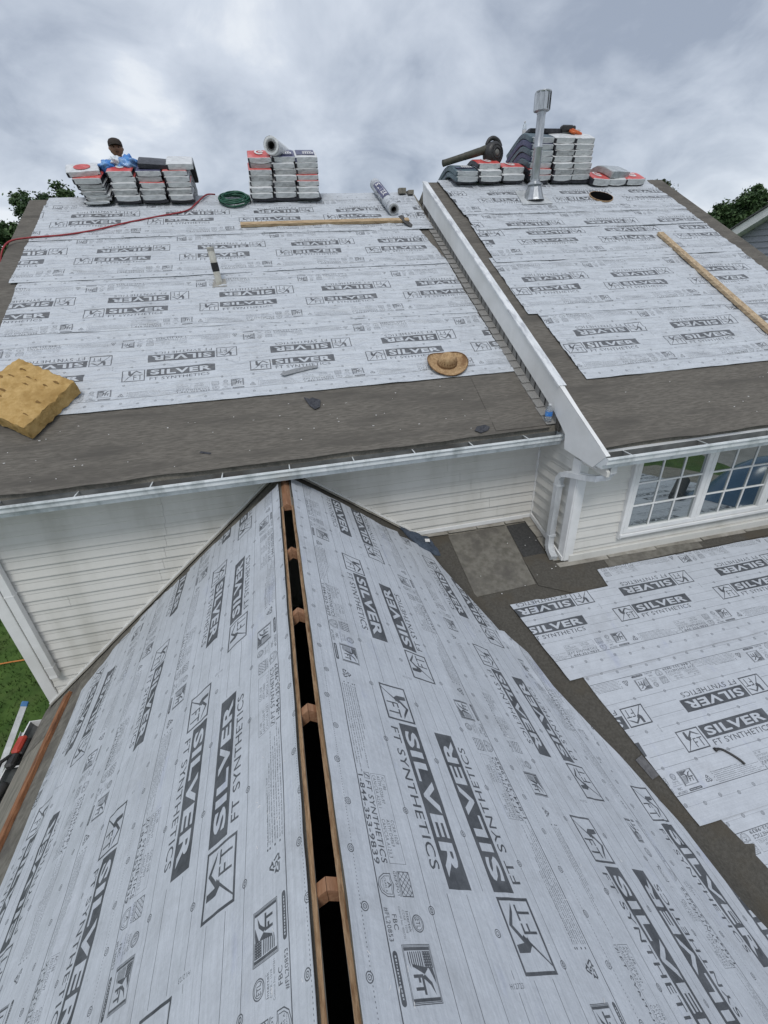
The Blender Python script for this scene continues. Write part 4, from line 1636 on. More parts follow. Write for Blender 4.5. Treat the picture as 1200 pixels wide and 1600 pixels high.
# ------------------------------------------------------------------ shingle bundles
def bundle_mesh(fr, w, thick, front, back, seed, sag=.004):
    """a wrapped bundle bent across a ridge, built round the ridge line at x=0; returns MB (origin on the ridge)"""
    rnd = random.Random(seed)
    rid = fr(0, RID_E if fr is ml else 7.86)
    tn = sM / cM
    m = MB()
    path = [-front + (front + back) * i / 12 for i in range(13)]
    nw = 6
    rows = []
    for s_ in path:
        y = s_ * cM
        z = -tn * (math.sqrt(y * y + .10 ** 2) - .10)
        dzdy = -tn * y / math.sqrt(y * y + .10 ** 2)
        rows.append((y, z, dzdy))
    ringv = []
    bev = .010
    prof = [(-w / 2, bev), (-w / 2 + bev, 0), (-w / 6, -.002), (w / 6, -.002), (w / 2 - bev, 0), (w / 2, bev), (w / 2, thick - bev), (w / 2 - bev, thick), (w / 6, thick + .003), (-w / 6, thick + .003), (-w / 2 + bev, thick), (-w / 2, thick - bev)]
    n = len(prof)
    V = []
    ends = [(-1, .012)]
    full = [(0, rows[0], .86)] + [(i, r, 1.0) for i, r in enumerate(rows)] + [(12, rows[-1], .93)]
    for q, (i, (y, z, d), sc) in enumerate(full):
        yy = y + (-.010 if q == 0 else (.014 if q == len(full) - 1 else 0))
        nx = Vector((0, -d, 1)).normalized()
        for k, (a, b) in enumerate(prof):
            jx = .006 * noise.noise(Vector((seed * 3.1 + a * 9, y * 6, b * 30)))
            jz = sag * noise.noise(Vector((seed * 1.7 + a * 7, y * 5 + 9, b * 20)))
            bb = thick / 2 + (b - thick / 2) * sc
            p = Vector((a * sc + jx, yy, z)) + Vector((0, nx.y, nx.z)) * (bb + jz)
            if q < 5:
                p.z -= (.011, .010, .008, .005, .002)[q] * math.cos(math.pi * a / w) * (.55 + .45 * math.sin(seed * 2.3 + 1))
            V.append(p)
    F, MI = [], []
    for q in range(len(full) - 1):
        for k in range(n):
            k2 = (k + 1) % n
            F.append((q * n + k, (q + 1) * n + k, (q + 1) * n + k2, q * n + k2))
            if q == 0 or q == len(full) - 2:
                MI.append(2 if k in (11, 0, 1, 2, 3, 4) and q == 0 else 0)  # lower front rim coloured dark, painting the shaded gap under each bundle
            elif k in (6, 7, 8, 9, 10):
                MI.append(1)
            elif k in (5, 11):
                MI.append(2)
            else:
                MI.append(2)
    F.append(tuple(range(n)))
    MI.append(0)
    F.append(tuple((len(full) - 1) * n + k for k in range(n))[::-1])
    MI.append(0)
    m.add(V, F, MI)
    return m


def bundle_logo(fr, w, thick, front, kind):
    """printed marks on the upward face of a bundle, as thin raised film"""
    m = MB()
    tn = sM / cM

    def P(a, s_, h=.0065):
        y = s_ * cM
        z = -tn * (math.sqrt(y * y + .01) - .10)
        d = -tn * y / math.sqrt(y * y + .01)
        nx = Vector((0, -d, 1)).normalized()
        return Vector((a * w, y, z)) + nx * (thick + h)
    f0 = -front
    if kind == 'c':
        pts = []
        for k in range(9):
            t = math.radians(40 + 280 * k / 8)
            pts.append((.02 + .17 * math.cos(t), f0 + .20 + .095 * math.sin(t)))
        for (a, b), (c, d) in zip(pts, pts[1:]):
            v = Vector((c - a, (d - b) * 2))
            q = Vector((-v.y, v.x)).normalized() * .045
            m.add([P(a + q.x, b + q.y * .5), P(c + q.x, d + q.y * .5), P(c - q.x, d - q.y * .5), P(a - q.x, b - q.y * .5)], [(0, 1, 2, 3)])
        m.add([P(-.02, f0 + .215), P(.20, f0 + .215), P(.20, f0 + .175), P(-.02, f0 + .175)], [(0, 1, 2, 3)])
    else:
        m.add([P(-.42, f0 + .06), P(.40, f0 + .06), P(.40, f0 + .30), P(-.42, f0 + .30)], [(3, 2, 1, 0)], 1)
        for k in range(5):
            a = -.12 + k * .10
            m.add([P(a, f0 + .10, .008), P(a + .065, f0 + .10, .008), P(a + .065, f0 + .16, .008), P(a, f0 + .16, .008)], [(3, 2, 1, 0)])
        m.add([P(-.12, f0 + .19, .008), P(.30, f0 + .19, .008), P(.30, f0 + .215, .008), P(-.12, f0 + .215, .008)], [(3, 2, 1, 0)])
    return m


_BC = {}
ORD = ['bottom', 'second', 'third', 'fourth', 'fifth', 'sixth', 'seventh', 'eighth']


def bundle(fr, x, z_off, front, style, label, group, seed, w=.355, thick=.084, yaw=0.0, roll=0.0, dy=0.0, back=.48):
    st = {'white': ('wrap', 'wrap', 'wrap_black'), 'grey': ('wrap_grey', 'wrap_grey', 'wrap_black'), 'red': ('wrap', 'wrap_red', 'wrap_red'),
          'redside': ('wrap', 'wrap_red', 'wrap_black'), 'black': ('wrap_black', 'wrap_black', 'wrap_black'), 'teal': ('wrap', 'wrap_slate', 'wrap_slate'),
          'navy': ('wrap', 'wrap_navy', 'wrap_black'), 'clear': ('wrap_clear', 'wrap_clear', 'wrap_grey'), 'whitetop': ('wrap', 'wrap', 'wrap_navy'),
          'purple': ('wrap', 'wrap_navy', 'wrap_navy'), 'slate': ('wrap', 'wrap_slate', 'wrap_slate')}[style]
    key = (fr is ml, round(w, 3), round(thick, 3), round(front, 2), back, style, seed % 4)
    rid = fr(x, RID_E if fr is ml else 7.86)
    org = rid + Vector((0, dy, z_off))
    if key in _BC:
        o = bpy.data.objects.new('shingle_bundle', _BC[key])
        COL.objects.link(o)
        o.location = org
        WORLD_LOC[o.name] = org
    else:
        o = bundle_mesh(fr, w, thick, front, back, seed % 4 + len(_BC) % 3).build('shingle_bundle', [M[s] for s in st], None, origin=(0, 0, 0), smooth=False)
        o.location = org
        WORLD_LOC[o.name] = org
        _BC[key] = o.data
    o.rotation_euler = (0, roll, yaw)
    tag(o, label, 'shingle bundle', group)
    return o


def add_logo(o, fr, w, thick, front, kind):
    ch = bundle_logo(fr, w, thick, front, kind)
    c = ch.build('wrapper_print', [M['wrap_white'], M['wrap_navy']], None, origin=(0, 0, 0))
    c.parent = o
    c.location = (0, 0, 0)
    return c


rb = random.Random(21)
PA, PB = .0715, .0735

# stack beside the green hose: three columns, seven high on a dark base bundle
GRP_B = 'shingle bundles stacked beside the coiled hose'
tops = ['redside', 'navy', 'whitetop']
for c, x in enumerate((.165, .515, .865)):
    cn = ('left', 'middle', 'right')[c]
    bundle(ml, x + .03, .036, .36, 'black', f'black wrapped base bundle under the {cn} column of the seven-high stack', GRP_B, 3, thick=.034)
    for k in range(7):
        sty = 'white' if k < 6 else tops[c]
        if (c, k) in ((0, 4), (2, 2), (2, 3)):
            sty = 'redside'
        if (c, k) in ((0, 5), (1, 2), (1, 4), (0, 3), (2, 4)):
            sty = 'grey'
        lab = f'{ORD[k] if k else "lowest white"} bundle of the {cn} column in the seven-high stack by the green hose'
        if k == 6:
            lab = ('red topped bundle under the standing sheet roll', 'navy topped bundle in the middle of the seven-high stack', 'white topped bundle under the dark tool strap')[c]
        xx = x + .006 * k + .012 * rb.uniform(-1, 1)
        o = bundle(ml, xx, .070 + k * PB + .002 * rb.uniform(-1, 1), .385 + .02 * rb.uniform(-1, 1), sty, lab, GRP_B, k + c * 3, w=.335, thick=.071, yaw=math.radians(rb.uniform(-1.2, 1.2)))
        if k == 6:
            add_logo(o, ml, .335, .0725, .385, 'c' if c == 0 else 'n')

# wide stack in front of the worker
GRP_A = 'shingle bundles stacked in front of the worker'
for c, x in enumerate((-1.75, -1.375, -1.0)):
    cn = ('second', 'third', 'right end')[c]
    bundle(ml, x, .034, .355, 'black', f'black wrapped base bundle under the {cn} column of the wide stack', GRP_A, 3, thick=.034)
    for k in range(5):
        sty = 'white'
        if k == 4:
            sty = ('redside', 'navy', 'redside')[c]
        if (c, k) in ((0, 3), (1, 2), (2, 2)):
            sty = 'redside'
        if (c, k) in ((1, 1), (1, 3), (0, 1), (2, 1)):
            sty = 'grey'
        lab = f'{ORD[k] if k else "lowest white"} bundle of the {cn} column in the wide stack before the worker'
        if k == 4 and c == 0:
            lab = 'red topped bundle with a white letter under the blue bag'
        xx = x - .004 * k + .012 * rb.uniform(-1, 1)
        o = bundle(ml, xx, .068 + k * PA + .002 * rb.uniform(-1, 1), .38 + .02 * rb.uniform(-1, 1), sty, lab, GRP_A, k + c * 2, w=.340, thick=.069, yaw=math.radians(rb.uniform(-1.5, 1.5)))
        if k == 4 and c < 2:
            add_logo(o, ml, .340, .0705, .38, 'c' if c == 0 else 'n')
# slab bundles laid over the top and the ragged left column
bundle(ml, -1.31, .432, .36, 'black', 'flat black bundle with faint lettering across the wide stack', GRP_A, 2, w=.42, thick=.06, yaw=math.radians(4), roll=math.radians(3))
bundle(ml, -.95, .43, .40, 'white', 'white slumped bundle on the right top of the wide stack', GRP_A, 1, w=.36, thick=.078, yaw=math.radians(2))
for k in range(6):
    bundle(ml, -2.13 - .006 * k + .02 * rb.uniform(-1, 1), .040 + k * .040, .42 + .03 * rb.uniform(-1, 1), 'grey' if k % 2 else 'white',
           f'{ORD[k]} thin torn bundle of the ragged left column', GRP_A, k, w=.34, thick=.037, yaw=math.radians(rb.uniform(-3, 3)))
o = bundle(ml, -2.18, .283, .43, 'redside', 'red topped bundle on the ragged left column', GRP_A, 5, w=.37, thick=.075, yaw=math.radians(-3))
o = bundle(ml, -2.30, .365, .40, 'white', 'tilted white bundle with a red label at the far left', GRP_A, 6, w=.42, thick=.062, yaw=math.radians(10), roll=math.radians(-5))
lg = MB()
lp = []
for k in range(14):
    w_ = 6.28318 * k / 14
    a, s_ = .11 * math.cos(w_), -.24 + .11 * math.sin(w_)
    y = s_ * cM
    d = -sM / cM * y / math.sqrt(y * y + .01)
    nx = Vector((0, -d, 1)).normalized()
    lp.append(Vector((a, y, -sM / cM * (math.sqrt(y * y + .01) - .10))) + nx * .070)
lg.add(lp, [tuple(range(14))])
c_ = lg.build('wrapper_print', M['wrap_red'], None, origin=(0, 0, 0))
c_.parent = o
c_.location = (0, 0, 0)

# right wing stacks
GRP_C = 'low bundle stacks beneath the leaf blower'
for c, (x, hts) in enumerate(((3.24, 2), (3.64, 3), (4.04, 2))):
    cn = ('left teal', 'middle', 'right')[c]
    bundle(rr, x + .03, .036, .26, 'black', f'black base bundle under the {cn} column below the leaf blower', GRP_C, 3, thick=.034, w=.34)
    for k in range(hts):
        sty = 'teal' if c == 0 else ('redside' if k == hts - 1 else 'white')
        th = (.072, .072, .086)[c]
        lab = f'{ORD[k]} bundle in the {cn} column beneath the leaf blower'
        o = bundle(rr, x - .006 * k, .072 + k * (th + .002), .30 + .03 * rb.uniform(-1, 1), sty, lab, GRP_C, k + c, w=.38, thick=th, yaw=math.radians((6, 3, 1)[c]))
        if k == hts - 1:
            add_logo(o, rr, .38, th, .30, 'n' if c == 0 else 'c')
GRP_D = 'tall bundle stack behind the flue pipe'
for c, x in enumerate((4.49, 4.90, 5.24)):
    cn = ('left', 'middle', 'right')[c]
    w = (.42, .36, .36)[c]
    bundle(rr, x + .02, .034, .275, 'black', f'black base bundle under the {cn} column behind the flue', GRP_D, 3, thick=.034, w=.34)
    for k in range(7):
        sty = ('slate', 'purple', 'slate', 'purple', 'slate', 'purple', 'slate')[k] if c == 0 else 'white'
        if (c, k) in ((0, 1), (0, 0)):
            sty = 'redside'
        if (c, k) in ((2, 1), (1, 1), (1, 4)):
            sty = 'grey'
        lab = f'{ORD[k]} bundle of the {cn} column in the tall stack behind the flue'
        bundle(rr, x - .003 * k + .011 * rb.uniform(-1, 1), .072 + k * .0785, .30 + .018 * rb.uniform(-1, 1), sty, lab, GRP_D, k + c * 2, w=w - .022, thick=.0755, yaw=math.radians(rb.uniform(-1, 1) + (3 if c == 0 else 0)))
bundle(rr, 4.66, .628, .06, 'black', 'flat dark printed bundle lying across the top of the tall stack', GRP_D, 1, w=.55, thick=.055, back=.4)
bundle(rr, 5.10, .626, .05, 'purple', 'thin navy wrapped bundle beside the orange nail gun on the tall stack', GRP_D, 2, w=.35, thick=.05, back=.4)
GRP_E = 'low bundles at the right ridge end'
o = bundle(rr, 5.575, .02, .38, 'redside', 'red topped bundle leaning against the tall stack above the vent hole', GRP_E, 1, w=.32, thick=.10, roll=math.radians(4))
add_logo(o, rr, .32, .10, .38, 'c')
bundle(rr, 5.885, .02, .36, 'white', 'plain white bundle under the clear wrapped one', GRP_E, 2, w=.34, thick=.085)
bundle(rr, 5.87, .11, .35, 'clear', 'cloudy clear wrapped bundle askew at the right ridge end', GRP_E, 4, w=.40, thick=.095, yaw=math.radians(12))
o = bundle(rr, 6.24, .02, .37, 'redside', 'red topped bundle last on the right ridge end', GRP_E, 5, w=.35, thick=.09, yaw=math.radians(-2))
add_logo(o, rr, .35, .09, .37, 'c')

# ------------------------------------------------------------------ rolls of underlayment
def sheet_roll(name, p0, p1, r, label, core=True, wrapmat='sheet_far'):
    p0, p1 = Vector(p0), Vector(p1)
    ax = (p1 - p0)
    L_ = ax.length
    axn = ax.normalized()
    root = empty(name, p0)
    tag(root, label, 'roll')
    a = axn.cross(Vector((0, 0, 1))).normalized()
    b = axn.cross(a)
    m = MB()
    n, k_ = 28, 6
    V, UV = [], []
    for i in range(k_ + 1):
        for k in range(n + 1):
            w = 6.28318 * k / n
            rj = r * (1 + .02 * math.sin(2 * w + i))
            V.append(p0 + axn * (L_ * i / k_) + a * (rj * math.cos(w)) + b * (rj * math.sin(w)))
            UV.append((k / n * 2 * math.pi * r / (.667 * TP) + .2, .06 + .88 * i / k_))
    F = [(i * (n + 1) + k, i * (n + 1) + k + 1, (i + 1) * (n + 1) + k + 1, (i + 1) * (n + 1) + k) for i in range(k_) for k in range(n)]
    m.add(V, F, 0, UV)
    m.build('outer_wrap', M[wrapmat], root, smooth=True)
    m = MB()
    for e, s_ in ((p0, -1), (p1, 1)):
        prof = [(r * .985, 0), (r * .90, .004 * s_), (r * .62, -.003 * s_), (r * .44, -.004 * s_)]
        m.lathe(prof, e, axn, 24, 0, ref=tuple(a))
    m.build('roll_end', M['wrap'], root, smooth=True)
    for e, s_ in ((p0, 1), (p1, -1)):
        m = MB()
        # spiral windings and hollow cardboard core
        for j, rr_ in enumerate((.70, .60, .52)):
            m.lathe([(r * rr_, -.005 * s_), (r * (rr_ - .035), -.0055 * s_)], e, axn, 20, 0, ref=tuple(a))
        m.lathe([(r * .46, -.005 * s_), (r * .40, -.005 * s_), (r * .38, .06 * s_), (0.001, .10 * s_)], e, axn, 20, 0, ref=tuple(a))
        m.build('core', M['black_plastic'], root, smooth=True)
    return root


rx = ml(2.02, 8.45, .12)
ra = ml(2.11, 7.50, .12)
sheet_roll('underlayment_roll', ra, rx, .085, 'white printed sheet roll lying down the slope above the long board')
zb_ = ml(.34, 8.02).z
r0 = Vector((.39, 8.42, 1.655))
r1 = Vector((.70, 9.28, 1.635))
sheet_roll('underlayment_roll', r0, r1, .115, 'open ended sheet roll resting on top of the seven-high bundle stack', wrapmat='wrap')
# blue printed panel on the lying roll
m = MB()
axn = (rx - ra).normalized()
a_ = axn.cross(Vector((0, 0, 1))).normalized()
b_ = axn.cross(a_)
V = []
for i in range(2):
    for k in range(9):
        w = math.radians(200 + 95 * k / 8)
        V.append(ra + axn * (.30 + .50 * i) + a_ * (math.cos(w) * .0885) + b_ * (math.sin(w) * .0885))
m.add(V, [(k, k + 1, 9 + k + 1, 9 + k) for k in range(8)])
rl = bpy.data.objects['underlayment_roll']
m.build('roll_label', M['wrap_navy'], rl, smooth=True)
lt = text_tris('SILVER', .03, 0)
mn, mx = lt.reshape(-1, 2).min(0), lt.reshape(-1, 2).max(0)
m = MB()
for t in (lt - mn) / (mx - mn):
    P = []
    for q in t:
        w = math.radians(222 + 50 * (q[1]))
        P.append(ra + axn * (.76 - .42 * q[0]) + a_ * (math.cos(w) * .0905) + b_ * (math.sin(w) * .0905))
    m.add(P, [(0, 1, 2)])
m.build('roll_lettering', M['wrap_white'], rl)

# ------------------------------------------------------------------ timber
def timber(a, b, w, t, up, mat, label, name='lumber', seed=0):
    a, b, up = Vector(a), Vector(b), Vector(up).normalized()
    d = (b - a)
    L_ = d.length
    d.normalize()
    s_ = up.cross(d).normalized()
    m = MB()
    n = 14
    prof = [(-w / 2, .002), (-w / 2 + .002, 0), (w / 2 - .002, 0), (w / 2, .002), (w / 2, t - .002), (w / 2 - .002, t), (-w / 2 + .002, t), (-w / 2, t - .002)]
    V, F = [], []
    k = len(prof)
    for i in range(n + 1):
        for j, (p, q) in enumerate(prof):
            jx = .0006 * noise.noise(Vector((i * .8, j, seed)))
            V.append(a + d * (L_ * i / n) + s_ * (p + jx + .003 * math.sin(i * .25 + seed)) + up * (q + .0006 * noise.noise(Vector((i * .7, j * 2, seed + 3)))))
    for i in range(n):
        for j in range(k):
            F.append((i * k + j, (i + 1) * k + j, (i + 1) * k + (j + 1) % k, i * k + (j + 1) % k))
    F += [tuple(range(k)), tuple(n * k + j for j in range(k))[::-1]]
    m.add(V, F)
    return tag(m.build(name, mat, origin=tuple(a)), label, 'board')


NM = ml(0, 0, 1) - ml(0, 0, 0)
timber(ml(-.21, 7.285, .036), ml(2.30, 7.285, .036), .089, .038, NM, M['lumber'], 'long pine board lying level on the left roof below the lying roll')
timber(rr(5.66, 5.87, .034), rr(5.56, 2.55, .030), .089, .038, NM, M['lumber_y'], 'worn pine board running down the slope of the right roof', seed=3)
m = MB()
m.prism([ml(2.15, 7.36, .078), ml(2.22, 7.40, .078), ml(2.33, 7.16, .036), ml(2.29, 7.08, .034), ml(2.20, 7.16, .070)], NM * .006)
tag(m.build('shingle_scrap', M['shingle_dark'], origin=tuple(ml(2.2, 7.2, .05))), 'dark shingle tab hanging over the right end of the level board', 'scrap')
NLn = nl(0, 0, 1) - nl(0, 0, 0)
timber(nl(-.9, 3.11 * K, .006), nl(3.80 * K, 3.19 * K, .006), .095, .036, NLn, M['wood_red'], 'reddish weathered board along the low left eave beside the gutter', seed=5)

# ------------------------------------------------------------------ hoses
def curve_pts(P, per=8):
    P = [Vector(p) for p in P]
    out = []
    for i in range(len(P) - 1):
        p0, p1, p2, p3 = P[max(i - 1, 0)], P[i], P[i + 1], P[min(i + 2, len(P) - 1)]
        for k in range(per):
            t = k / per
            out.append(.5 * ((2 * p1) + (p2 - p0) * t + (2 * p0 - 5 * p1 + 4 * p2 - p3) * t * t + (3 * p1 - p0 - 3 * p2 + p3) * t ** 3))
    out.append(P[-1])
    return out


hp = [(-3.22, 6.70, -.10), (-3.165, 6.84, .02), (-3.10, 7.03, .045), (-2.885, 7.10, .05), (-2.51, 7.15, .048), (-2.135, 7.265, .048), (-1.745, 7.46, .048), (-1.33, 7.635, .048), (-.952, 7.80, .048), (-.80, 8.06, .055), (-.67, 8.30, .06), (-.55, 8.42, .02)]
path = curve_pts([ml(x, e, h) for x, e, h in hp])
m = MB()
m.tube(path, .0105, 8)
tag(m.build('air_hose', M['red_hose'], origin=tuple(path[0]), smooth=True), 'red air hose running down the left roof from the wide bundle stack', 'hose')
m = MB()
cc = ml(-.255, 8.08, .05)
ax1, ax2 = Vector((1, 0, 0)), Vector((0, cM, sM))
rq = random.Random(9)
pts = []
for i in range(10 * 24):
    w = 6.28318 * i / 24
    lay = i / 24
    r = .185 + .03 * math.sin(lay * 2.4) + .012 * math.sin(w * 3 + lay)
    pts.append(cc + ax1 * (r * 1.08 * math.cos(w)) + ax2 * (r * .95 * math.sin(w)) + NM * (.004 + .0135 * (lay % 5) + .008 * math.sin(w * 2 + lay * 1.7)))
m.tube(pts, .0105, 6)
tag(m.build('garden_hose', M['green_hose'], origin=tuple(cc), smooth=True), 'coiled dark green hose beside the seven-high bundle stack', 'hose')

# ------------------------------------------------------------------ pipes
def vent_pipe():
    b = ml(-.545, 5.79, .018)
    root = empty('vent_pipe', b)
    tag(root, 'short white plumbing vent pipe with a black band standing in the left roof', 'vent pipe')
    top = b + Vector((0, 0, .40))
    m = MB()
    m.lathe([(.041, -.03), (.041, .40), (.034, .40), (.034, .28)], b, (-.07, -.05, 1), 18)
    m.build('pipe', M['pvc'], root, smooth=False)
    m = MB()
    m.lathe([(.0425, .14), (.0435, .17), (.0425, .225), (.0425, .235)], b, (-.07, -.05, 1), 18)
    m.build('tar_band', M['tar'], root, smooth=True)
    m = MB()
    m.lathe([(.0425, .36), (.0425, .385), (.0425, .388)], b, (-.07, -.05, 1), 18)
    m.build('dark_stain', M['lead'], root, smooth=True)
    m = MB()
    c = b + NM * .004
    pts = [ml(-.545 + dx, 5.79 + de, .024) for dx, de in ((-.075, .10), (.075, .10), (.09, -.075), (-.085, -.085))]
    m.prism(pts, NM * .004)
    m.build('boot', M['lead'], root)


vent_pipe()


def flue():
    b = rr(4.215, 7.13, .045)
    root = empty('flue_pipe', b)
    tag(root, 'tall galvanised flue pipe with a louvred cap rising from the right roof', 'flue')
    m = MB()
    m.prism([rr(4.015, 7.40, .045), rr(4.44, 7.41, .045), rr(4.455, 6.93, .045), rr(3.95, 6.91, .045)], NM * .005)
    m.build('base_flashing', M['downspout'], root)
    m = MB()
    m.lathe([(.165, -.03), (.150, .0), (.125, .07), (.098, .15), (.092, .165)], b, (0, 0, 1), 12)
    m.build('cone', M['galv_dark'], root)
    m = MB()
    m.lathe([(.092, .155), (.122, .162), (.122, .172), (.075, .205), (.075, .228), (.065, .230)], b, (0, 0, 1), 24)
    m.build('storm_collar', M['galv_dark'], root, smooth=False)
    m = MB()
    m.lathe([(.059, .14), (.059, .60), (.0615, .605), (.0615, .625), (.059, .63), (.059, 1.04)], b, (0, 0, 1), 24)
    m.build('pipe', M['galv_dark'], root, smooth=True)
    m = MB()
    m.lathe([(.059, .99), (.064, .995), (.064, 1.012), (.104, 1.026), (.108, 1.026), (.108, 1.036), (.06, 1.038)], b, (0, 0, 1), 24)
    m.lathe([(.06, 1.216), (.110, 1.220), (.112, 1.230), (.110, 1.240), (.02, 1.250), (.001, 1.250)], b, (0, 0, 1), 24)
    m.build('cap', M['galv_dark'], root, smooth=False)
    for k in range(10):
        w = 6.28318 * k / 10 + .3
        m = MB()
        d = Vector((math.cos(w), math.sin(w), 0))
        s_ = Vector((-d.y, d.x, 0))
        m.box(b + d * .102 + Vector((0, 0, 1.128)), (.004, .070, .196), ((d + s_ * .22).normalized(), (s_ - d * .22).normalized(), Vector((0, 0, 1))))
        m.build('louvre', M['galv_dark'], root)
    m = MB()
    m.lathe([(.070, 1.03), (.070, 1.22)], b, (0, 0, 1), 16)
    m.build('inner_pipe', M['lead'], root, smooth=True)


flue()

# ------------------------------------------------------------------ leaf blower
def leaf_blower():
    o = rr(3.78, 7.62, 0)
    c = Vector((3.79, 8.22, 1.515))
    bz = 1.34
    root = empty('leaf_blower', (c.x, c.y, bz))
    tag(root, 'black handheld leaf blower with a long tube pointing left on bundles', 'leaf blower')
    n_ = Vector((.25, -1, .05)).normalized()
    m = MB()
    m.lathe([(.001, .105), (.07, .105), (.135, .09), (.160, .05), (.164, .0), (.160, -.05), (.12, -.085), (.001, -.09)], c, n_, 24)
    m.build('fan_housing', M['black_plastic'], root, smooth=True)
    m = MB()
    m.lathe([(.115, .088), (.115, .100), (.105, .102), (.105, .092)], c, n_, 24)
    m.lathe([(.072, .10), (.072, .112), (.060, .114), (.060, .10)], c, n_, 20)
    m.build('intake_ring', M['black_plastic'], root, smooth=True)
    m = MB()
    m.lathe([(.001, .118), (.028, .118), (.042, .108), (.042, .098)], c, n_, 18)
    m.build('hub', M['grey_plastic'], root, smooth=True)
    for k in range(10):
        w = 6.283 * k / 10
        a = n_.cross(Vector((0, 0, 1))).normalized()
        b = n_.cross(a)
        d = a * math.cos(w) + b * math.sin(w)
        m = MB()
        m.box(c + d * .085 + n_ * .1, (.05, .006, .008), (d, n_.cross(d), n_))
        m.build('grille_bar', M['black_plastic'], root)
    # tube
    t0 = c + Vector((-.06, .02, .075))
    t1 = c + Vector((-.83, -.02, -.115))
    d = (t1 - t0)
    pts = [t0 + d * k for k in (0, .12, .2, .22, .5, .52, .54, .95, 1.0)]
    m = MB()
    m.tube(pts, [.062, .058, .052, .054, .049, .051, .047, .044, .047], 16, cap=False)
    m.tube([t1 - d * .002, t1 - d * .12], [.040, .040], 16)
    m.build('blower_tube', M['olive'], root, smooth=True)
    hp_ = curve_pts([c + Vector(q) for q in ((-.10, .02, .12), (-.06, .02, .185), (.01, .02, .205), (.09, .02, .17), (.135, .02, .10))], 5)
    m = MB()
    m.tube(hp_, .024, 10, ell=1.3)
    m.build('handle', M['black_plastic'], root, smooth=True)
    m = MB()
    m.box(c + Vector((-.11, .03, -.085)), (.07, .09, .07), bev=.015)
    m.box(c + Vector((.0, .02, -.145)), (.17, .14, .045), bev=.012)
    m.build('engine_foot', M['black_plastic'], root)


leaf_blower()

# ------------------------------------------------------------------ bottles
def bottle(b, h, r, label, labelcol, roll=None):
    root = empty('water_bottle', b)
    tag(root, label, 'bottle')
    b = Vector(b)
    m = MB()
    prof = [(.001, .002), (r * .85, 0), (r, .012), (r * .96, h * .22), (r, h * .26), (r * .97, h * .3), (r, h * .60), (r * .98, h * .68), (r * .62, h * .82), (r * .36, h * .90), (r * .36, h * .93)]
    m.lathe(prof, b, (0, 0, 1), 18)
    m.build('bottle_body', M['clear'], root, smooth=True)
    m = MB()
    m.lathe([(r * .42, h * .925), (r * .42, h * .995), (r * .36, h), (.001, h)], b, (0, 0, 1), 16)
    m.build('cap', M['wrap'], root, smooth=False)
    m = MB()
    m.lathe([(r * 1.012, h * .32), (r * 1.012, h * .58)], b, (0, 0, 1), 18)
    m.build('paper_label', M[labelcol], root, smooth=True)


bottle(ml(2.60, 2.86, .012) + Vector((0, -.015, .004)), .175, .036, 'small clear water bottle standing at the gutter corner by the rake board', 'bag_blue')
bottle((4.42, 8.45, 1.725), .25, .034, 'clear water bottle standing on the tall stack left of the flue', 'wrap')

# ------------------------------------------------------------------ foam block, straw hat, scraps
def foam_block():
    A, B_, C_, D_ = ml(-2.42, 4.36, .03), ml(-1.87, 3.93, .03), ml(-2.19, 3.36, .03), ml(-2.80, 3.82, .03)
    th = .145
    m = MB()
    n, nz = 26, 6
    grid = {}
    V, F = [], []

    def P(s, t, z):
        p = (A * (1 - s) + B_ * s) * (1 - t) + (D_ * (1 - s) + C_ * s) * t
        e = min(s, 1 - s, t, 1 - t)
        d = .012 * noise.noise(Vector((s * 7, t * 7, z * 3))) + .010 * noise.noise(Vector((s * 19, t * 19, z * 4)))
        if z > .99:
            pit = noise.noise(Vector((s * 8 + 3, t * 15, 2)))
            d -= .035 * max(0, pit - .28) / .5
            d -= .012 * max(0, .06 - e) / .06
        q = p + NM * (th * z + (d if z > .5 else 0))
        if e < .001:
            cen = (A + B_ + C_ + D_) / 4
            dirv = (p - cen).normalized()
            q += dirv * (.020 * noise.noise(Vector((s * 12, t * 12, z * 6))) - .01 * abs(z - .5))
        return q
    for i in range(n + 1):
        for j in range(n + 1):
            V.append(P(i / n, j / n, 1.0))
    for i in range(n):
        for j in range(n):
            F.append((i * (n + 1) + j, i * (n + 1) + j + 1, (i + 1) * (n + 1) + j + 1, (i + 1) * (n + 1) + j))
    m.add(V, F)
    rim = [(i / n, 0) for i in range(n)] + [(1, j / n) for j in range(n)] + [(1 - i / n, 1) for i in range(n)] + [(0, 1 - j / n) for j in range(n)]
    V, F = [], []
    k_ = len(rim)
    for z in range(nz + 1):
        for (s, t) in rim:
            V.append(P(s, t, 1 - z / nz))
    for z in range(nz):
        for k in range(k_):
            F.append((z * k_ + k, z * k_ + (k + 1) % k_, (z + 1) * k_ + (k + 1) % k_, (z + 1) * k_ + k))
    m.add(V, F)
    o = m.build('foam_block', M['foam'], origin=tuple((A + C_) / 2), smooth=True)
    tag(o, 'torn yellow foam block lying on the left edge of the roof', 'foam block')
    # flat dark patches, painted as the shade inside ragged hollows
    rnd = random.Random(4)
    for k in range(16):
        s, t = rnd.uniform(.08, .92), rnd.uniform(.08, .92)
        p = P(s, t, 1.0) + NM * .004
        hm = MB()
        a, b = (B_ - A).normalized(), (D_ - A).normalized()
        r1_, r2_ = rnd.uniform(.014, .045), rnd.uniform(.006, .014)
        hm.add([p + a * (r1_ * math.cos(w_) * (1 + .3 * math.sin(3 * w_ + k))) + b * (r2_ * math.sin(w_)) - NM * (.003 * abs(math.cos(w_))) for w_ in [6.283 * q / 9 for q in range(9)]], [tuple(range(9))[::-1]])
        hm.build('hollow', M['foam_pit_shade'], o)


foam_block()


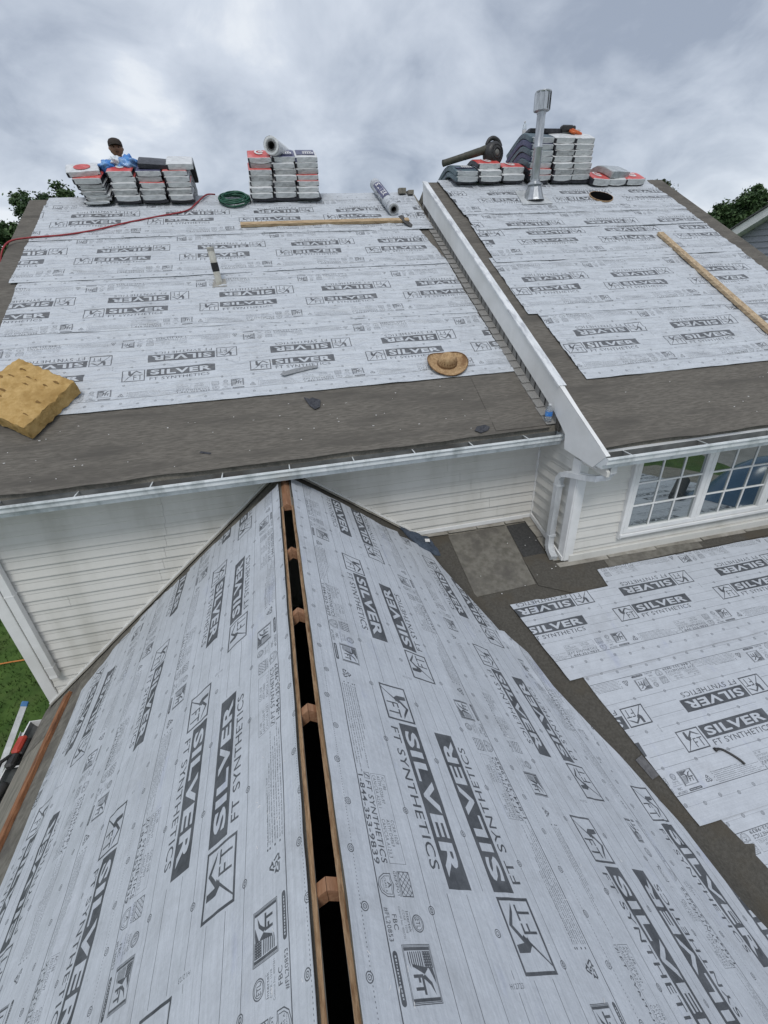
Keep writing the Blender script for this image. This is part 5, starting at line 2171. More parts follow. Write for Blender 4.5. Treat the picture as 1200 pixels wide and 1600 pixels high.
def straw_hat():
    c = ml(1.835, 3.86, .022)
    root = empty('straw_hat', c)
    tag(root, 'brown straw hat with an upturned brim lying at the felt edge', 'hat')
    ux, uy = Vector((1, 0, 0)), Vector((0, cM, sM))
    m = MB()
    n = 40
    V, F = [], []
    radii = (.075, .10, .13, .165, .19, .205, .211)
    for k in range(n):
        w = 6.28318 * k / n
        for i, r in enumerate(radii):
            t = i / (len(radii) - 1)
            rx_, ry_ = r * 1.08, r * .97
            h = .010 + .050 * t * t * abs(math.cos(w)) ** 1.6 + .006 * math.sin(3 * w) * t
            V.append(c + ux * (rx_ * math.cos(w)) + uy * (ry_ * math.sin(w)) + NM * h)
    q = len(radii)
    for k in range(n):
        for i in range(q - 1):
            F.append((k * q + i, k * q + i + 1, ((k + 1) % n) * q + i + 1, ((k + 1) % n) * q + i))
    m.add(V, F)
    # thickness of the brim
    b0 = len(V)
    V2 = [p - NM * .005 for p in V]
    m.add(V2, [f[::-1] for f in F])
    m.add([V[k * q + q - 1] for k in range(n)] + [V2[k * q + q - 1] for k in range(n)], [(k, n + k, n + (k + 1) % n, (k + 1) % n) for k in range(n)])
    m.build('brim', M['straw'], root, smooth=True)
    m = MB()
    V, F = [], []
    prof = [(.098, .008), (.094, .045), (.088, .085), (.074, .115), (.048, .124), (.022, .108), (.001, .103)]
    for (r, h) in prof:
        for k in range(n):
            w = 6.28318 * k / n
            dent = -.022 * max(0, 1 - abs(math.sin(w)) * 1.6) * (h > .11)
            V.append(c + ux * (r * 1.12 * math.cos(w)) + uy * (r * .95 * math.sin(w)) + NM * (h + dent))
    for i in range(len(prof) - 1):
        for k in range(n):
            F.append((i * n + k, i * n + (k + 1) % n, (i + 1) * n + (k + 1) % n, (i + 1) * n + k))
    m.add(V, F)
    m.build('crown', M['straw'], root, smooth=True)
    m = MB()
    for (ha, hb) in ((.012, .034),):
        V, F = [], []
        for k in range(n):
            w = 6.28318 * k / n
            for h in (ha, hb):
                r = .0995 - .1 * (h - .008) * .9 + .001
                V.append(c + ux * (r * 1.12 * math.cos(w)) + uy * (r * .95 * math.sin(w)) + NM * h)
        m.add(V, [(k * 2, k * 2 + 1, ((k + 1) % n) * 2 + 1, ((k + 1) % n) * 2) for k in range(n)])
    m.build('hat_band', M['straw_dark'], root, smooth=True)
    for k in range(9):
        w = math.radians(200 + 17 * k)
        m = MB()
        p = c + ux * (.0995 * 1.12 * math.cos(w) * .94) + uy * (.0995 * .95 * math.sin(w) * .94) + NM * .062
        d = (ux * math.cos(w) + uy * math.sin(w))
        s_ = d.cross(NM)
        m.box(p, (.006, .008, .012), (d, s_, NM))
        m.build('vent_eyelet', M['straw_dark'], root)
    m = MB()
    pts = []
    for k in range(n + 1):
        w = 6.28318 * k / n
        h = .012 + .050 * abs(math.cos(w)) ** 1.6 + .006 * math.sin(3 * w)
        pts.append(c + ux * (.211 * 1.08 * math.cos(w)) + uy * (.211 * .97 * math.sin(w)) + NM * h)
    m.tube(pts, .0045, 5, cap=False)
    m.build('brim_edge', M['straw_dark'], root, smooth=True)


straw_hat()


def scrap(poly, h, mat, label, cat='scrap', name='shingle_scrap', th=.005, fr=ml, curl=0.0):
    m = MB()
    nn = fr(0, 0, 1) - fr(0, 0, 0)
    cx = sum(p[0] for p in poly) / len(poly)
    cy = sum(p[1] for p in poly) / len(poly)
    top = [fr(a, b, h + curl * (((a - cx) ** 2 + (b - cy) ** 2) ** .5) / .1 + th) for a, b in poly]
    bot = [p - nn * th for p in top]
    n = len(poly)
    c1, c0 = fr(cx, cy, h + th), fr(cx, cy, h)
    m.add(top + bot + [c1, c0], [(i, (i + 1) % n, 2 * n) for i in range(n)] + [(n + (i + 1) % n, n + i, 2 * n + 1) for i in range(n)] + [(n + i, n + (i + 1) % n, (i + 1) % n, i) for i in range(n)])
    return tag(m.build(name, mat, origin=tuple(c0)), label, cat)


scrap([(.02, 3.925), (.06, 3.905), (.20, 3.955), (.41, 3.985), (.43, 4.015), (.33, 4.03), (.18, 4.015), (.05, 3.965)], .022, M['scrap_grey'], 'long grey shingle strip lying on the bottom left sheet', curl=.008)
scrap([(.215, 3.56), (.27, 3.535), (.30, 3.55), (.375, 3.50), (.355, 3.40), (.30, 3.37), (.255, 3.44)], .008, M['scrap_dark'], 'small charcoal shingle scrap on the eave felt', curl=.014)
scrap([(-.79, 2.98), (-.70, 2.95), (-.69, 2.965), (-.78, 3.0)], .007, M['scrap_dark'], 'tiny dark sliver on the eave felt near the gutter', curl=.004)
scrap([(1.80, 2.84), (1.84, 2.89), (1.93, 2.90), (1.97, 2.86), (1.93, 2.82), (1.85, 2.80)], .012, M['scrap_dark'], 'dark curled felt scrap at the gutter left of the small bottle', curl=.01)
# cloth bundled where the wall, gable and low roof meet
m = MB()
n = 14
V, F = [], []
c0 = [(1.00 * K, 3.235 * K), (1.33 * K, 3.20 * K), (1.375 * K, 2.93 * K), (1.145 * K, 2.935 * K)]
for i in range(n + 1):
    for j in range(n + 1):
        s, t = i / n, j / n
        x = (c0[0][0] * (1 - s) + c0[1][0] * s) * (1 - t) + (c0[3][0] * (1 - s) + c0[2][0] * s) * t
        e = (c0[0][1] * (1 - s) + c0[1][1] * s) * (1 - t) + (c0[3][1] * (1 - s) + c0[2][1] * s) * t
        p = lo(x, e)
        hroof = max(p.z, HR - (p.x - XR) * .75)
        hh = .05 + .05 * math.sin(s * 3.1) * math.sin(t * 3.1) + .03 * noise.noise(Vector((s * 4, t * 4, 1)))
        if s < .05 or t > .95 or s > .95:
            hh = .022
        V.append(Vector((p.x + .02 * noise.noise(Vector((s * 3, t * 3, 7))), p.y, hroof + hh)))
for i in range(n):
    for j in range(n):
        F.append((i * (n + 1) + j, (i + 1) * (n + 1) + j, (i + 1) * (n + 1) + j + 1, i * (n + 1) + j + 1))
m.add(V, [f[::-1] for f in F])
m.add([p - Vector((0, 0, .012)) for p in V], F)
cl_ = tag(m.build('cloth', M['slate_cloth'], origin=tuple(V[0]), smooth=True), 'dark slate cloth crumpled at the corner of wall and valley', 'cloth')
m = MB()
pq = V[9 * (n + 1) + 7] + Vector((0, 0, .006))
m.prism([pq + Vector(q) for q in ((0, 0, 0), (.05, -.01, -.004), (.045, -.05, -.016), (-.005, -.04, -.012))], (0, 0, .003))
m.build('pale_patch', M['wrap_white'], cl_)
# curved rubber strip on the low roof sheet
m = MB()
pp = curve_pts([lo(a * K, b * K, .024) for a, b in ((2.715, .648), (2.76, .640), (2.80, .60), (2.835, .55), (2.848, .515))], 6)
m.tube(pp, [.011] * 5 + [.0085] * (len(pp) - 5), 8)
m.lathe([(.001, -.008), (.015, -.006), (.016, .005), (.001, .008)], pp[0], (1, .2, 0), 10)
tag(m.build('rubber_strip', M['black_plastic'], origin=tuple(pp[0]), smooth=True), 'short curved black rubber strip on the low roof sheet', 'strip')
scrap([(K * a, K * b) for a, b in ((2.10, .725), (2.165, .745), (2.20, .60), (2.135, .585))], .010, M['lead_dark'], 'dark square felt scrap at the sheet edge beside the valley', fr=lo)
# specks of pale debris scattered over the felt
m = MB()
rs = random.Random(31)
for k in range(90):
    if k < 60:
        p = ml(rs.uniform(-2.9, 2.55), rs.uniform(2.85, 3.55), .0075)
    elif k < 80:
        p = rr(rs.uniform(2.9, 6.6), rs.uniform(2.3, 2.95), .0075)
    else:
        p = lo(rs.uniform(1.6, 2.6) * K, rs.uniform(2.2, 3.1) * K, .022)
    s_ = rs.uniform(.004, .010)
    m.box(p, (s_ * rs.uniform(.8, 2), s_, .004))
tag(m.build('debris', M['wrap_white'], origin=tuple(ml(0, 3.2))), 'tiny pale debris specks scattered over the dark felt', 'debris', kind='stuff')

# ------------------------------------------------------------------ odds and ends on the stacks
m = MB()
c0 = Vector((.78, 8.55, 1.455))
pts = curve_pts([c0 + Vector(q) for q in ((-.16, 0, .01), (-.10, .0, .05), (-.02, 0, .06), (.02, -.02, .035), (.06, 0, .08), (.13, 0, .09), (.18, 0, .06), (.20, 0, .015))], 5)
m.tube(pts, [.032 + .008 * math.sin(i) for i in range(len(pts))], 8, ell=.7)
ob = m.build('tool_belt', M['cap'], origin=tuple(c0), smooth=True)
tag(ob, 'dark leather tool belt heaped on the right of the seven-high stack', 'tool belt')
m = MB()
m.box(c0 + Vector((.055, -.035, .045)), (.085, .05, .04), bev=.012)
m.build('buckle_pouch', M['galv'], ob)
m = MB()
rp_ = [c0 + Vector((.22 + .045 * math.cos(w), 0, .055 + .045 * math.sin(w))) for w in [6.283 * k / 16 for k in range(17)]]
m.tube(rp_, .004, 6, cap=False)
m.build('ring', M['galv'], ob, smooth=True)

ng = empty('nail_gun', (5.05, 8.14, 1.755))
tag(ng, 'orange nail gun with a dark body lying on the tall stack behind the flue', 'nail gun')
m = MB()
m.box((5.02, 8.20, 1.835), (.20, .10, .085), bev=.02)
m.box((5.12, 8.18, 1.81), (.06, .09, .11), bev=.015)
m.build('motor_body', M['black_plastic'], ng)
m = MB()
m.box((5.15, 8.12, 1.775), (.20, .05, .045), (Vector((.95, 0, -.3)), Vector((0, 1, 0)), Vector((.3, 0, .95))), bev=.012)
m.build('magazine', M['orange_tool'], ng)
m = MB()
m.tube([(5.04, 8.14, 1.80), (5.08, 8.10, 1.77), (5.10, 8.07, 1.755)], .02, 8)
m.build('handle', M['orange_tool'], ng, smooth=True)

# blue and white plastic bag slumped on the wide stack
bag = empty('plastic_bag', (-1.82, 8.78, 1.37))
tag(bag, 'blue and white plastic bag slumped on the wide stack in front of the worker', 'plastic bag')


def blob(c, r, amp, fq, seed, n=22):
    m = MB()
    V, F = [], []
    for i in range(n + 1):
        th = math.pi * i / n
        for k in range(2 * n):
            w = math.pi * k / n
            d = Vector((math.sin(th) * math.cos(w), math.sin(th) * math.sin(w), math.cos(th)))
            f = 1 + amp * (noise.noise(d * fq + Vector((seed, 0, 0))) + .6 * abs(noise.noise(d * fq * 2.3 + Vector((0, seed, 0)))))
            V.append(Vector(c) + Vector((d.x * r[0], d.y * r[1], d.z * r[2])) * f)
    for i in range(n):
        for k in range(2 * n):
            F.append((i * 2 * n + k, (i + 1) * 2 * n + k, (i + 1) * 2 * n + (k + 1) % (2 * n), i * 2 * n + (k + 1) % (2 * n)))
    m.add(V, F)
    return m


blob((-1.93, 8.76, 1.46), (.125, .16, .085), .35, 2.6, 1).build('blue_fold', M['bag_blue'], bag, smooth=True)
blob((-1.67, 8.74, 1.475), (.14, .16, .10), .35, 2.6, 5).build('blue_fold', M['bag_blue'], bag, smooth=True)
blob((-1.80, 8.76, 1.515), (.12, .14, .07), .35, 2.8, 9).build('white_fold', M['bag_white'], bag, smooth=True)
blob((-1.63, 8.74, 1.575), (.028, .028, .04), .4, 2.2, 3, 10).build('knot', M['bag_blue'], bag, smooth=True)

# ------------------------------------------------------------------ worker standing on the far slope
def worker():
    fx, fy = -2.07, 10.25
    rid = ml(0, RID_E)
    fz = rid.z - (fy - rid.y) * sM / cM
    head = Vector((fx + .0, fy - .06, 1.93 + .055))
    H0 = head.z - fz
    root_z = fz
    P = {}
    pel = Vector((fx + .02, fy + .04, fz + H0 * .50))
    J = [pel, Vector((fx + .01, fy + .03, fz + H0 * .62)), Vector((fx, fy + .01, fz + H0 * .76)), Vector((fx, fy - .01, fz + H0 * .855)), Vector((fx, fy - .04, fz + H0 * .915)), head]
    edges = [(0, 1), (1, 2), (2, 3), (3, 4), (4, 5)]
    rad = [(.155, .115), (.14, .105), (.17, .115), (.075, .07), (.055, .058), (.075, .085)]
    for s_ in (-1, 1):
        b = len(J)
        J += [Vector((fx + s_ * .19, fy + .02, fz + H0 * .835)), Vector((fx + s_ * .25, fy + .0, fz + H0 * .66)), Vector((fx + s_ * .20, fy - .20, fz + H0 * .57)), Vector((fx + s_ * .16, fy - .30, fz + H0 * .575))]
        rad += [(.062, .062), (.046, .046), (.036, .036), (.032, .022)]
        edges += [(3, b), (b, b + 1), (b + 1, b + 2), (b + 2, b + 3)]
        # five fingers
        h = J[b + 3]
        for q, (dx, dz, ln) in enumerate(((-.030, .0, .075), (-.010, .004, .085), (.010, .004, .082), (.028, 0, .065))):
            i0 = len(J)
            J += [h + Vector((dx, -.035, dz)), h + Vector((dx * 1.15, -.035 - ln * .55, dz - .012)), h + Vector((dx * 1.15, -.035 - ln * .8, dz - .038))]
            rad += [(.011, .011), (.0095, .0095), (.008, .008)]
            edges += [(b + 3, i0), (i0, i0 + 1), (i0 + 1, i0 + 2)]
        i0 = len(J)
        J += [h + Vector((-s_ * .035, -.01, .004)), h + Vector((-s_ * .055, -.045, -.008))]
        rad += [(.012, .012), (.009, .009)]
        edges += [(b + 2, i0), (i0, i0 + 1)]
        b = len(J)
        zf = fz - 0.02
        J += [Vector((fx + s_ * .10, fy + .04, fz + H0 * .46)), Vector((fx + s_ * .12, fy - .02, fz + H0 * .26)), Vector((fx + s_ * .13, fy + .06, fz + .09)), Vector((fx + s_ * .14, fy - .09, fz + .075))]
        rad += [(.09, .09), (.062, .062), (.045, .045), (.042, .035)]
        edges += [(0, b), (b, b + 1), (b + 1, b + 2), (b + 2, b + 3)]
    me = bpy.data.meshes.new('person')
    org = Vector((fx, fy, fz))
    me.from_pydata([tuple(p - org) for p in J], edges, [])
    o = bpy.data.objects.new('person', me)
    COL.objects.link(o)
    o.location = org
    WORLD_LOC[o.name] = org
    sk = o.modifiers.new('skin', 'SKIN')
    sk.use_smooth_shade = True
    if not me.skin_vertices:
        me.attributes.new('skin_vertex', 'FLOAT', 'POINT')
    sv = me.skin_vertices[0].data
    for i, r in enumerate(rad):
        sv[i].radius = r
    sv[0].use_root = True
    sb = o.modifiers.new('smooth', 'SUBSURF')
    sb.levels = sb.render_levels = 2
    me.materials.append(M['skin'])
    tag(o, 'person in a dark cap looking over the wide stack behind the blue bag', 'person')
    # head shape with brow, nose, cheeks and jaw
    m = MB()
    n = 28
    V, F = [], []
    yaw = .25
    for i in range(n + 1):
        th = math.pi * i / n
        for k in range(2 * n):
            w = math.pi * k / n
            d = Vector((math.sin(th) * math.cos(w), math.sin(th) * math.sin(w), math.cos(th)))
            r = Vector((d.x * .098, d.y * .108, d.z * .128))
            if d.z < 0:
                r.x *= 1 + .28 * d.z
                r.y *= 1 + .18 * d.z
            f = -d.y
            if f > 0:
                nose = math.exp(-((d.x / .16) ** 2 + ((d.z + .12) / .17) ** 2))
                r.y -= .026 * nose
                eye = sum(math.exp(-(((d.x - s_ * .36) / .2) ** 2 + ((d.z - .06) / .11) ** 2)) for s_ in (-1, 1))
                r.y += .011 * eye
                brow = math.exp(-((d.z - .22) / .09) ** 2) * math.exp(-(d.x / .6) ** 2)
                r.y -= .006 * brow
                mouth = math.exp(-((d.x / .3) ** 2 + ((d.z + .48) / .05) ** 2))
                r.y += .005 * mouth
                lips = math.exp(-((d.x / .26) ** 2 + ((abs(d.z + .48) - .07) / .04) ** 2))
                r.y -= .005 * lips
                chin = math.exp(-((d.x / .3) ** 2 + ((d.z + .8) / .14) ** 2))
                r.y -= .010 * chin
            for s_ in (-1, 1):
                ear = math.exp(-(((d.x - s_ * 1) / .14) ** 2 + (d.y / .16) ** 2 + ((d.z + .02) / .25) ** 2))
                r.x += s_ * .018 * ear
            q = Vector((r.x * math.cos(yaw) - r.y * math.sin(yaw), r.x * math.sin(yaw) + r.y * math.cos(yaw), r.z))
            V.append(head + Vector((0, 0, -.035)) + q)
    for i in range(n):
        for k in range(2 * n):
            F.append((i * 2 * n + k, (i + 1) * 2 * n + k, (i + 1) * 2 * n + (k + 1) % (2 * n), i * 2 * n + (k + 1) % (2 * n)))
    m.add(V, F)
    m.build('head', M['skin'], o, smooth=True)

    def rotv(x, y, z):
        return head + Vector((0, 0, -.035)) + Vector((x * math.cos(yaw) - y * math.sin(yaw), x * math.sin(yaw) + y * math.cos(yaw), z))
    for s_ in (-1, 1):
        m = MB()
        m.lathe([(.001, .006), (.008, .004), (.012, 0)], rotv(s_ * .035, -.094, .006), (rotv(0, -1, 0) - rotv(0, 0, 0)), 10)
        m.build('eye', M['eye'], o, smooth=True)
        m = MB()
        m.tube([rotv(s_ * .056, -.088, .022), rotv(s_ * .036, -.098, .027), rotv(s_ * .015, -.102, .024)], .0045, 6)
        m.build('eyebrow', M['hair'], o, smooth=True)
    m = MB()
    m.tube([rotv(-.026, -.097, -.058), rotv(0, -.105, -.057), rotv(.026, -.097, -.058)], .0045, 6)
    m.build('mouth', M['cap'], o, smooth=True)
    # cap: dome, band and stubby peak
    m = MB()
    V, F = [], []
    k2 = 28
    prof = [(1.07, .028), (1.08, .055), (1.03, .09), (.82, .122), (.5, .137), (.02, .142)]
    for (s_, z) in prof:
        for k in range(k2):
            w = 6.28318 * k / k2
            V.append(rotv(.101 * s_ * math.cos(w), .113 * s_ * math.sin(w), z))
    for i in range(len(prof) - 1):
        for k in range(k2):
            F.append((i * k2 + k, i * k2 + (k + 1) % k2, (i + 1) * k2 + (k + 1) % k2, (i + 1) * k2 + k))
    m.add(V, F)
    pk = []
    for k in range(11):
        w = math.radians(200 + 14 * k)
        pk.append((rotv(.102 * math.cos(w), .114 * math.sin(w), .040), rotv(.104 * math.cos(w), .114 * math.sin(w) - .070 * max(0, -math.sin(w)), .034 - .008 * abs(math.cos(w)))))
    V = [p for a in pk for p in a]
    m.add(V, [(2 * i, 2 * i + 1, 2 * i + 3, 2 * i + 2) for i in range(10)])
    m.add([p - Vector((0, 0, .005)) for p in V], [(2 * i + 2, 2 * i + 3, 2 * i + 1, 2 * i) for i in range(10)])
    m.build('cap', M['cap'], o, smooth=True)
    m = MB()
    V, F = [], []
    prof = [(1.03, .03), (1.02, -.01), (.9, -.05), (.7, -.07)]
    for (s_, z) in prof:
        for k in range(k2):
            w = math.radians(10 + 160 * k / (k2 - 1))
            V.append(rotv(.101 * s_ * math.cos(w), .113 * s_ * math.sin(w), z))
    for i in range(len(prof) - 1):
        for k in range(k2 - 1):
            F.append((i * k2 + k, i * k2 + k + 1, (i + 1) * k2 + k + 1, (i + 1) * k2 + k))
    m.add(V, F)
    m.build('hair', M['hair'], o, smooth=True)
    # clothing shells
    m = MB()
    lv = [(fz + H0 * .50, .185, .145), (fz + H0 * .60, .175, .135), (fz + H0 * .72, .215, .15), (fz + H0 * .80, .265, .16), (fz + H0 * .85, .265, .15), (fz + H0 * .885, .16, .125), (fz + H0 * .90, .085, .09)]
    V, F = [], []
    for (z, a, b) in lv:
        for k in range(24):
            w = 6.28318 * k / 24
            V.append(Vector((fx + a * math.cos(w) * (1 + .03 * noise.noise(Vector((w * 2, z * 6, 0)))), fy + .02 + b * math.sin(w), z)))
    for i in range(len(lv) - 1):
        for k in range(24):
            F.append((i * 24 + k, i * 24 + (k + 1) % 24, (i + 1) * 24 + (k + 1) % 24, (i + 1) * 24 + k))
    m.add(V, F)
    for s_ in (-1, 1):
        m.tube([Vector((fx + s_ * .17, fy + .02, fz + H0 * .835)), Vector((fx + s_ * .225, fy + .01, fz + H0 * .76)), Vector((fx + s_ * .248, fy, fz + H0 * .69))], [.10, .092, .088], 14, cap=False)
    m.build('shirt', M['shirt'], o, smooth=True)
    m = MB()
    for s_ in (-1, 1):
        m.tube([Vector((fx + s_ * .085, fy + .04, fz + H0 * .53)), Vector((fx + s_ * .105, fy + .03, fz + H0 * .44)), Vector((fx + s_ * .12, fy - .01, fz + H0 * .27)), Vector((fx + s_ * .13, fy + .05, fz + .10))], [.125, .115, .085, .075], 16, cap=False)
    m.build('trousers', M['jeans'], o, smooth=True)
    for s_ in (-1, 1):
        m = MB()
        m.box((fx + s_ * .135, fy - .02, fz + .055), (.10, .27, .10), (Vector((1, 0, 0)), Vector((0, cM, -sM)), Vector((0, sM, cM))), bev=.03)
        m.build('shoe', M['cap'], o)


worker()

# ------------------------------------------------------------------ ladder and tools by the left eave
lad = empty('ladder', (-3.3, -.6, GROUND))
tag(lad, 'aluminium ladder leaning outside the short left gutter', 'ladder')
t1_, t0_ = Vector((-3.47, 4.45, -4.32)), Vector((-4.15, -1.05, GROUND))
off = Vector((-.20, .05, -.46))
dl_ = (t1_ - t0_)
dn = dl_.normalized()
for i, of in enumerate((Vector((0, 0, 0)), off)):
    m = MB()
    s_ = off.normalized()
    u_ = dn.cross(s_).normalized()
    a, b = t0_ + of, t1_ + of
    pr = [(-.016, -.030), (.016, -.030), (.016, -.025), (-.010, -.025), (-.010, .025), (.016, .025), (.016, .030), (-.016, .030)]
    m.sweep([a, b], pr, s_ * (1 if i == 0 else -1), u_)
    m.build('rail', M['alu'], lad)
for k in range(17):
    p = t0_ + dn * (.35 + k * .305)
    if (p - t0_).length > dl_.length - .3:
        break
    m = MB()
    m.tube([p, p + off], .016, 8)
    m.build('rung', M['alu'], lad, smooth=True)
m = MB()
m.box(t1_ + dn * .02, (.045, .06, .07), (off.normalized(), dn, off.normalized().cross(dn)), bev=.006)
m.build('end_cap', M['blue_cap'], lad)
m = MB()
m.box(t0_ + dn * (dl_.length * .87) + Vector((-.05, 0, .02)), (.16, .035, .05), bev=.008)
m.build('rung_lock', M['blue_cap'], lad)

tl = empty('nail_gun', (-3.18, 3.80, -4.20))
tag(tl, 'red and black nail gun lying in the short left gutter', 'nail gun')
gax = Vector((0, 1, 0))
gp = Vector((gx - .085, 3.78, gz + .030))
m = MB()
m.box(gp, (.085, .20, .095), bev=.02)
m.build('motor_body', M['red_tool'], tl)
m = MB()
m.box(gp + Vector((.045, -.01, -.02)), (.05, .19, .06), bev=.012)
m.box(gp + Vector((.0, -.17, -.005)), (.085, .15, .085), bev=.02)
m.tube([gp + Vector((-.02, -.12, .03)), gp + Vector((-.07, -.20, .05)), gp + Vector((-.08, -.27, .03))], .018, 8)
m.build('grip', M['black_plastic'], tl)
m = MB()
pts = curve_pts([Vector((gx - .075, y, gz + z)) for y, z in ((3.38, .0), (3.2, .01), (2.9, .0), (2.6, .01), (2.4, .0))], 5)
m.tube(pts, [.05 + .012 * math.sin(i * .9) for i in range(len(pts))], 10, ell=.8)
tag(m.build('tool_bag', M['black_plastic'], origin=tuple(pts[0]), smooth=True), 'long black tool bag lying in the left gutter below the nail gun', 'tool bag')

# felt roll and blue tarp placed out of frame for the window panes to mirror
fr_c = lo(5.75, 1.10, .145)
rt = empty('felt_roll', fr_c)
tag(rt, 'dark felt roll lying on the low roof below the middle window', 'roll')
m = MB()
m.tube([fr_c + Vector((-.28, .22, -.04)), fr_c + Vector((.28, -.22, -.04))], .09, 20)
m.build('felt_winding', M['felt_black'], rt, smooth=False)
for s_ in (-1, 1):
    m = MB()
    m.lathe([(.040, 0), (.034, 0), (.032, -.05)], fr_c + Vector((s_ * .281, -s_ * .221, -.04)), Vector((s_, -.79 * s_, 0)), 16)
    m.build('core', M['wrap_grey'], rt, smooth=True)


def tarp():
    c = lo(6.55, 1.75, .02)
    m = MB()
    V, F = [], []
    n = 22
    for i in range(n + 1):
        for j in range(n + 1):
            u, v = i / n * 2 - 1, j / n * 2 - 1
            rr_ = min(1, (u * u + v * v) ** .5)
            h = .62 * (max(0, 1 - rr_ ** 2.2)) + .03 * noise.noise(Vector((u * 3, v * 3, 0))) * (1 - rr_ * .6) + .012
            p = lo(6.45 + u * .72, 1.80 + v * .78, .02)
            V.append(p + Vector((0, 0, h)))
    for i in range(n):
        for j in range(n):
            F.append((i * (n + 1) + j, (i + 1) * (n + 1) + j, (i + 1) * (n + 1) + j + 1, i * (n + 1) + j + 1))
    m.add(V, F)
    m.add([p - Vector((0, 0, .01)) for p in V], [f[::-1] for f in F])
    tag(m.build('tarp', M['tarp_blue'], origin=tuple(c), smooth=True), 'blue tarp heaped on the low roof below the middle window', 'tarp')


tarp()

# ------------------------------------------------------------------ neighbour's house: a gable end facing our roof
NX = 14.0
nb = empty('neighbour_house', (NX, 8.0, GROUND))
tag(nb, 'grey sided neighbouring house with a white gable rake at the right edge', 'house')
PKY = 7.4                                   # ridge line of the neighbour runs along x here
NSL = .50


def nrz(y):
    return .485 + (13.07 - abs(y - PKY) - PKY) * NSL


m = MB()
ya, yb2 = 2 * PKY - 12.75, 12.75
m.prism([(NX + .05, ya, GROUND), (NX + .05, yb2, GROUND), (NX + .05, yb2, nrz(yb2) - .12), (NX + .05, PKY, nrz(PKY) - .12), (NX + .05, ya, nrz(ya) - .12)], (11, 0, 0))
wall_n = m.build('wall', M['grey_siding'], nb)
for s_ in (-1, 1):
    m = MB()
    y0, y1 = PKY + s_ * (13.07 - PKY), PKY
    z0, z1 = nrz(y0), nrz(y1)
    m.prism([(NX - .26, y0, z0), (NX - .26, y1, z1), (NX - .26, y1, z1 - .235), (NX - .26, y0, z0 - .235)], (.03, 0, 0))
    m.build('rake_board', M['trim'], nb)
    m = MB()
    m.prism([(NX - .30, y0 + s_ * .04, z0 - .01), (NX - .30, y1, z1 + .01), (NX - .30, y1, z1 + .05), (NX - .30, y0 + s_ * .04, z0 + .03)], (11.8, 0, 0))
    m.build('roof', M['roof_grey'], nb)
    m = MB()
    m.prism([(NX - .23, y0, z0 - .235), (NX - .23, y1, z1 - .235), (NX - .23, y1, z1 - .21), (NX - .23, y0, z0 - .21)], (.27, 0, 0))
    m.build('soffit', M['trim'], nb)
z = nrz(PKY) - .16
while z > -2.2:
    zl = z - .150
    hw = min(12.72 - PKY, (nrz(PKY) - .14 - z) / NSL)
    if hw > .15:
        m = MB()
        m.prism([(NX + .045, PKY - hw, z), (NX + .038, PKY - hw, z), (NX + .012, PKY - hw, zl), (NX + .045, PKY - hw, zl)], (0, 2 * hw, 0))
        m.build('siding_plank', M['grey_siding'], wall_n)
    z = zl - .004
m = MB()
m.box((NX + .03, 12.72, -2.9), (.12, .16, 6.5))
m.build('corner_post', M['trim'], nb)

# ------------------------------------------------------------------ trees
def tree(base, height, blobs, nleaf, mat, label, seed, leaf=.20, group='trees beyond the house'):
    rnd = random.Random(seed)
    base = Vector(base)
    height += .4
    blobs = [(a, b, c + .4, d, e) for a, b, c, d, e in blobs]
    root = empty('tree', base)
    tag(root, label, 'tree', group)
    m = MB()
    top = base + Vector((0, 0, height * .66))
    pts = [base + (top - base) * t + Vector((.25 * math.sin(t * 4 + seed), .25 * math.cos(t * 3 + seed), 0)) * t for t in (0, .2, .4, .6, .8, 1)]
    m.tube(pts, [height * .028, height * .022, height * .018, height * .014, height * .008, height * .003], 9)
    for (bx, by, bz, r, sq) in blobs:
        c = base + Vector((bx, by, bz))
        st = pts[2] if bz < height * .6 else pts[3]
        mid = (st + c) / 2 + Vector((0, 0, .2))
        m.tube([st, mid, c], [height * .009, height * .005, height * .001], 6)
    m.build('trunk', M['bark'], root, smooth=True)
    m = MB()
    tot = sum(b[3] ** 2 for b in blobs)
    for (bx, by, bz, r, sq) in blobs:
        c = base + Vector((bx, by, bz))
        clumps = []
        for k in range(max(5, int(16 * r))):
            d = Vector((rnd.gauss(0, 1), rnd.gauss(0, 1), rnd.gauss(0, 1))).normalized() * (r * rnd.uniform(.45, 1.08))
            d.z *= sq
            clumps.append((c + d, r * rnd.uniform(.16, .36)))
        cnt = int(nleaf * r * r / tot)
        for k in range(cnt):
            cc, cr_ = rnd.choice(clumps)
            d = Vector((rnd.gauss(0, .55), rnd.gauss(0, .55), rnd.gauss(0, .48))) * cr_
            p = cc + d
            s_ = leaf * rnd.uniform(.55, 1.25)
            a = Vector((rnd.gauss(0, 1), rnd.gauss(0, 1), rnd.gauss(0, .7))).normalized()
            b = a.cross(Vector((rnd.gauss(0, 1), rnd.gauss(0, 1), rnd.gauss(0, 1)))).normalized()
            m.add([p - a * s_ * .5, p + b * s_ * .28, p + a * s_ * .5, p - b * s_ * .28], [(0, 1, 2, 3)])
    m.build('crown', mat, root)


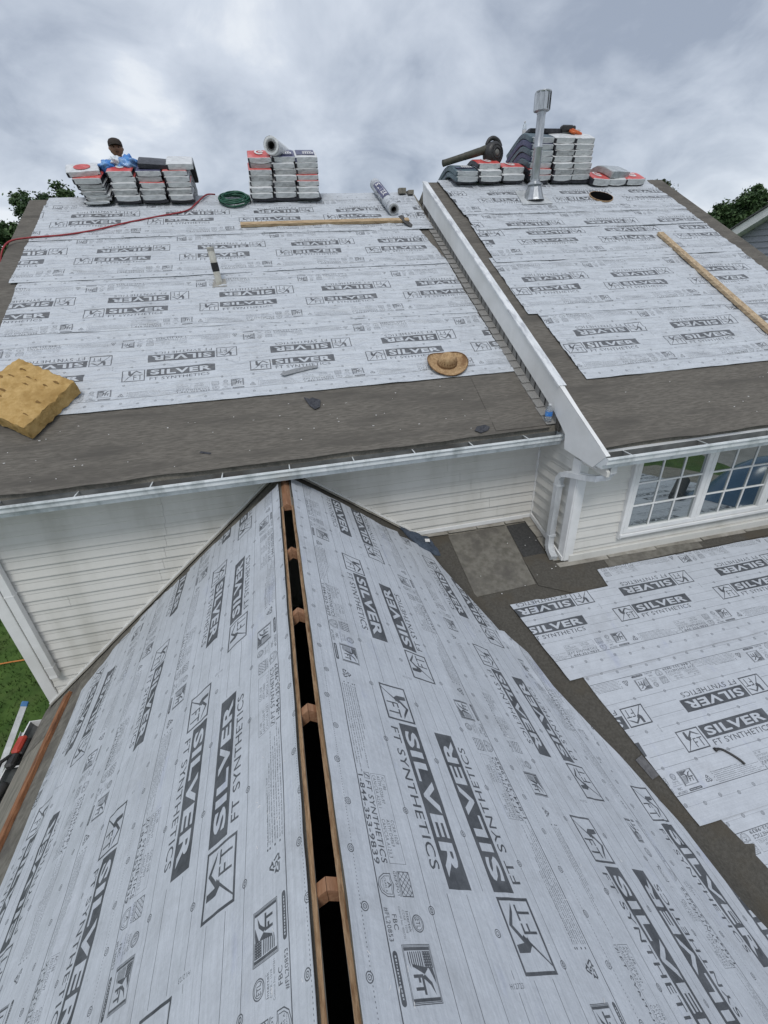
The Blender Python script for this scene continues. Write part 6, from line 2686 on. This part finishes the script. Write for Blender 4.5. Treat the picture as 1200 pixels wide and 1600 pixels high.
tree((-9.9, 30, GROUND), 11.2, [(.1, 0, 9.3, 1.35, .8), (-1.1, .3, 9.8, .6, .8), (.5, -.2, 9.9, .85, .75), (-1.2, .5, 8.4, .95, .9), (1.1, .3, 9.2, .8, .9), (0, 0, 7.4, 1.7, .9), (-1.0, 0, 7.0, 1.2, .9)], 24000, M['leaf'],
     'broad leafy tree rising behind the left end of the ridge', 5, leaf=.17)
tree((-8.3, 20, GROUND), 9.0, [(-.5, 0, 7.6, .8, .9), (.35, .3, 7.7, .55, .9), (.75, 0, 7.0, .75, .9), (-.5, 0, 6.4, 1.3, .9), (.5, 0, 5.6, 1.4, .9)], 20000, M['leaf'],
     'dark lower tree at the left picture edge beyond the rake felt', 8, leaf=.15)
tree((-12.5, 24, GROUND), 8.8, [(0, 0, 7.2, 1.6, .9), (1.2, 0, 6.6, 1.4, .9), (-.5, 0, 5.2, 2.0, .9), (1.6, 0, 4.6, 1.8, .9)], 9000, M['leaf'], 'dense tree low at the left picture edge', 12, leaf=.18)
tree((38.0, 35, GROUND + .0), 11.5, [(-3.0, 0, 8.05, .9, .9), (-.6, 0, 8.95, 1.6, .85), (.6, 0, 9.65, 1.25, .85), (-1.9, 0, 8.35, 1.1, .95), (1.7, 0, 9.05, 1.2, .9), (-.2, 0, 7.45, 2.0, .9), (-2.5, 0, 7.35, 1.1, .9), (1.8, 0, 7.25, 1.7, .9), (-1.0, 0, 6.45, 1.8, .9)], 34000, M['leaf'],
     'full dark tree between the right roof edge and the grey house', 15, leaf=.28)
tree((42.8, 37, GROUND), 10.6, [(0, 0, 8.4, 1.1, 1.1), (.8, 0, 9.2, .9, 1.1), (.6, 0, 7.3, 1.4, 1), (-.6, 0, 7.2, 1.0, 1)], 4500, M['leaf_yellow'],
     'thin olive tree showing above the grey house roof', 18, leaf=.22)
tree((33.6, 40, GROUND), 12.4, [(-.8, 0, 11.35, .75, .6), (.6, 0, 11.5, .6, .6), (1.35, 0, 11.0, .5, .7), (0, 0, 10.2, 1.5, .8), (.3, 0, 8.8, 2.0, .9)], 9000, M['leaf_yellow'],
     'olive treetop peeping over the right end of the ridge', 22, leaf=.20)
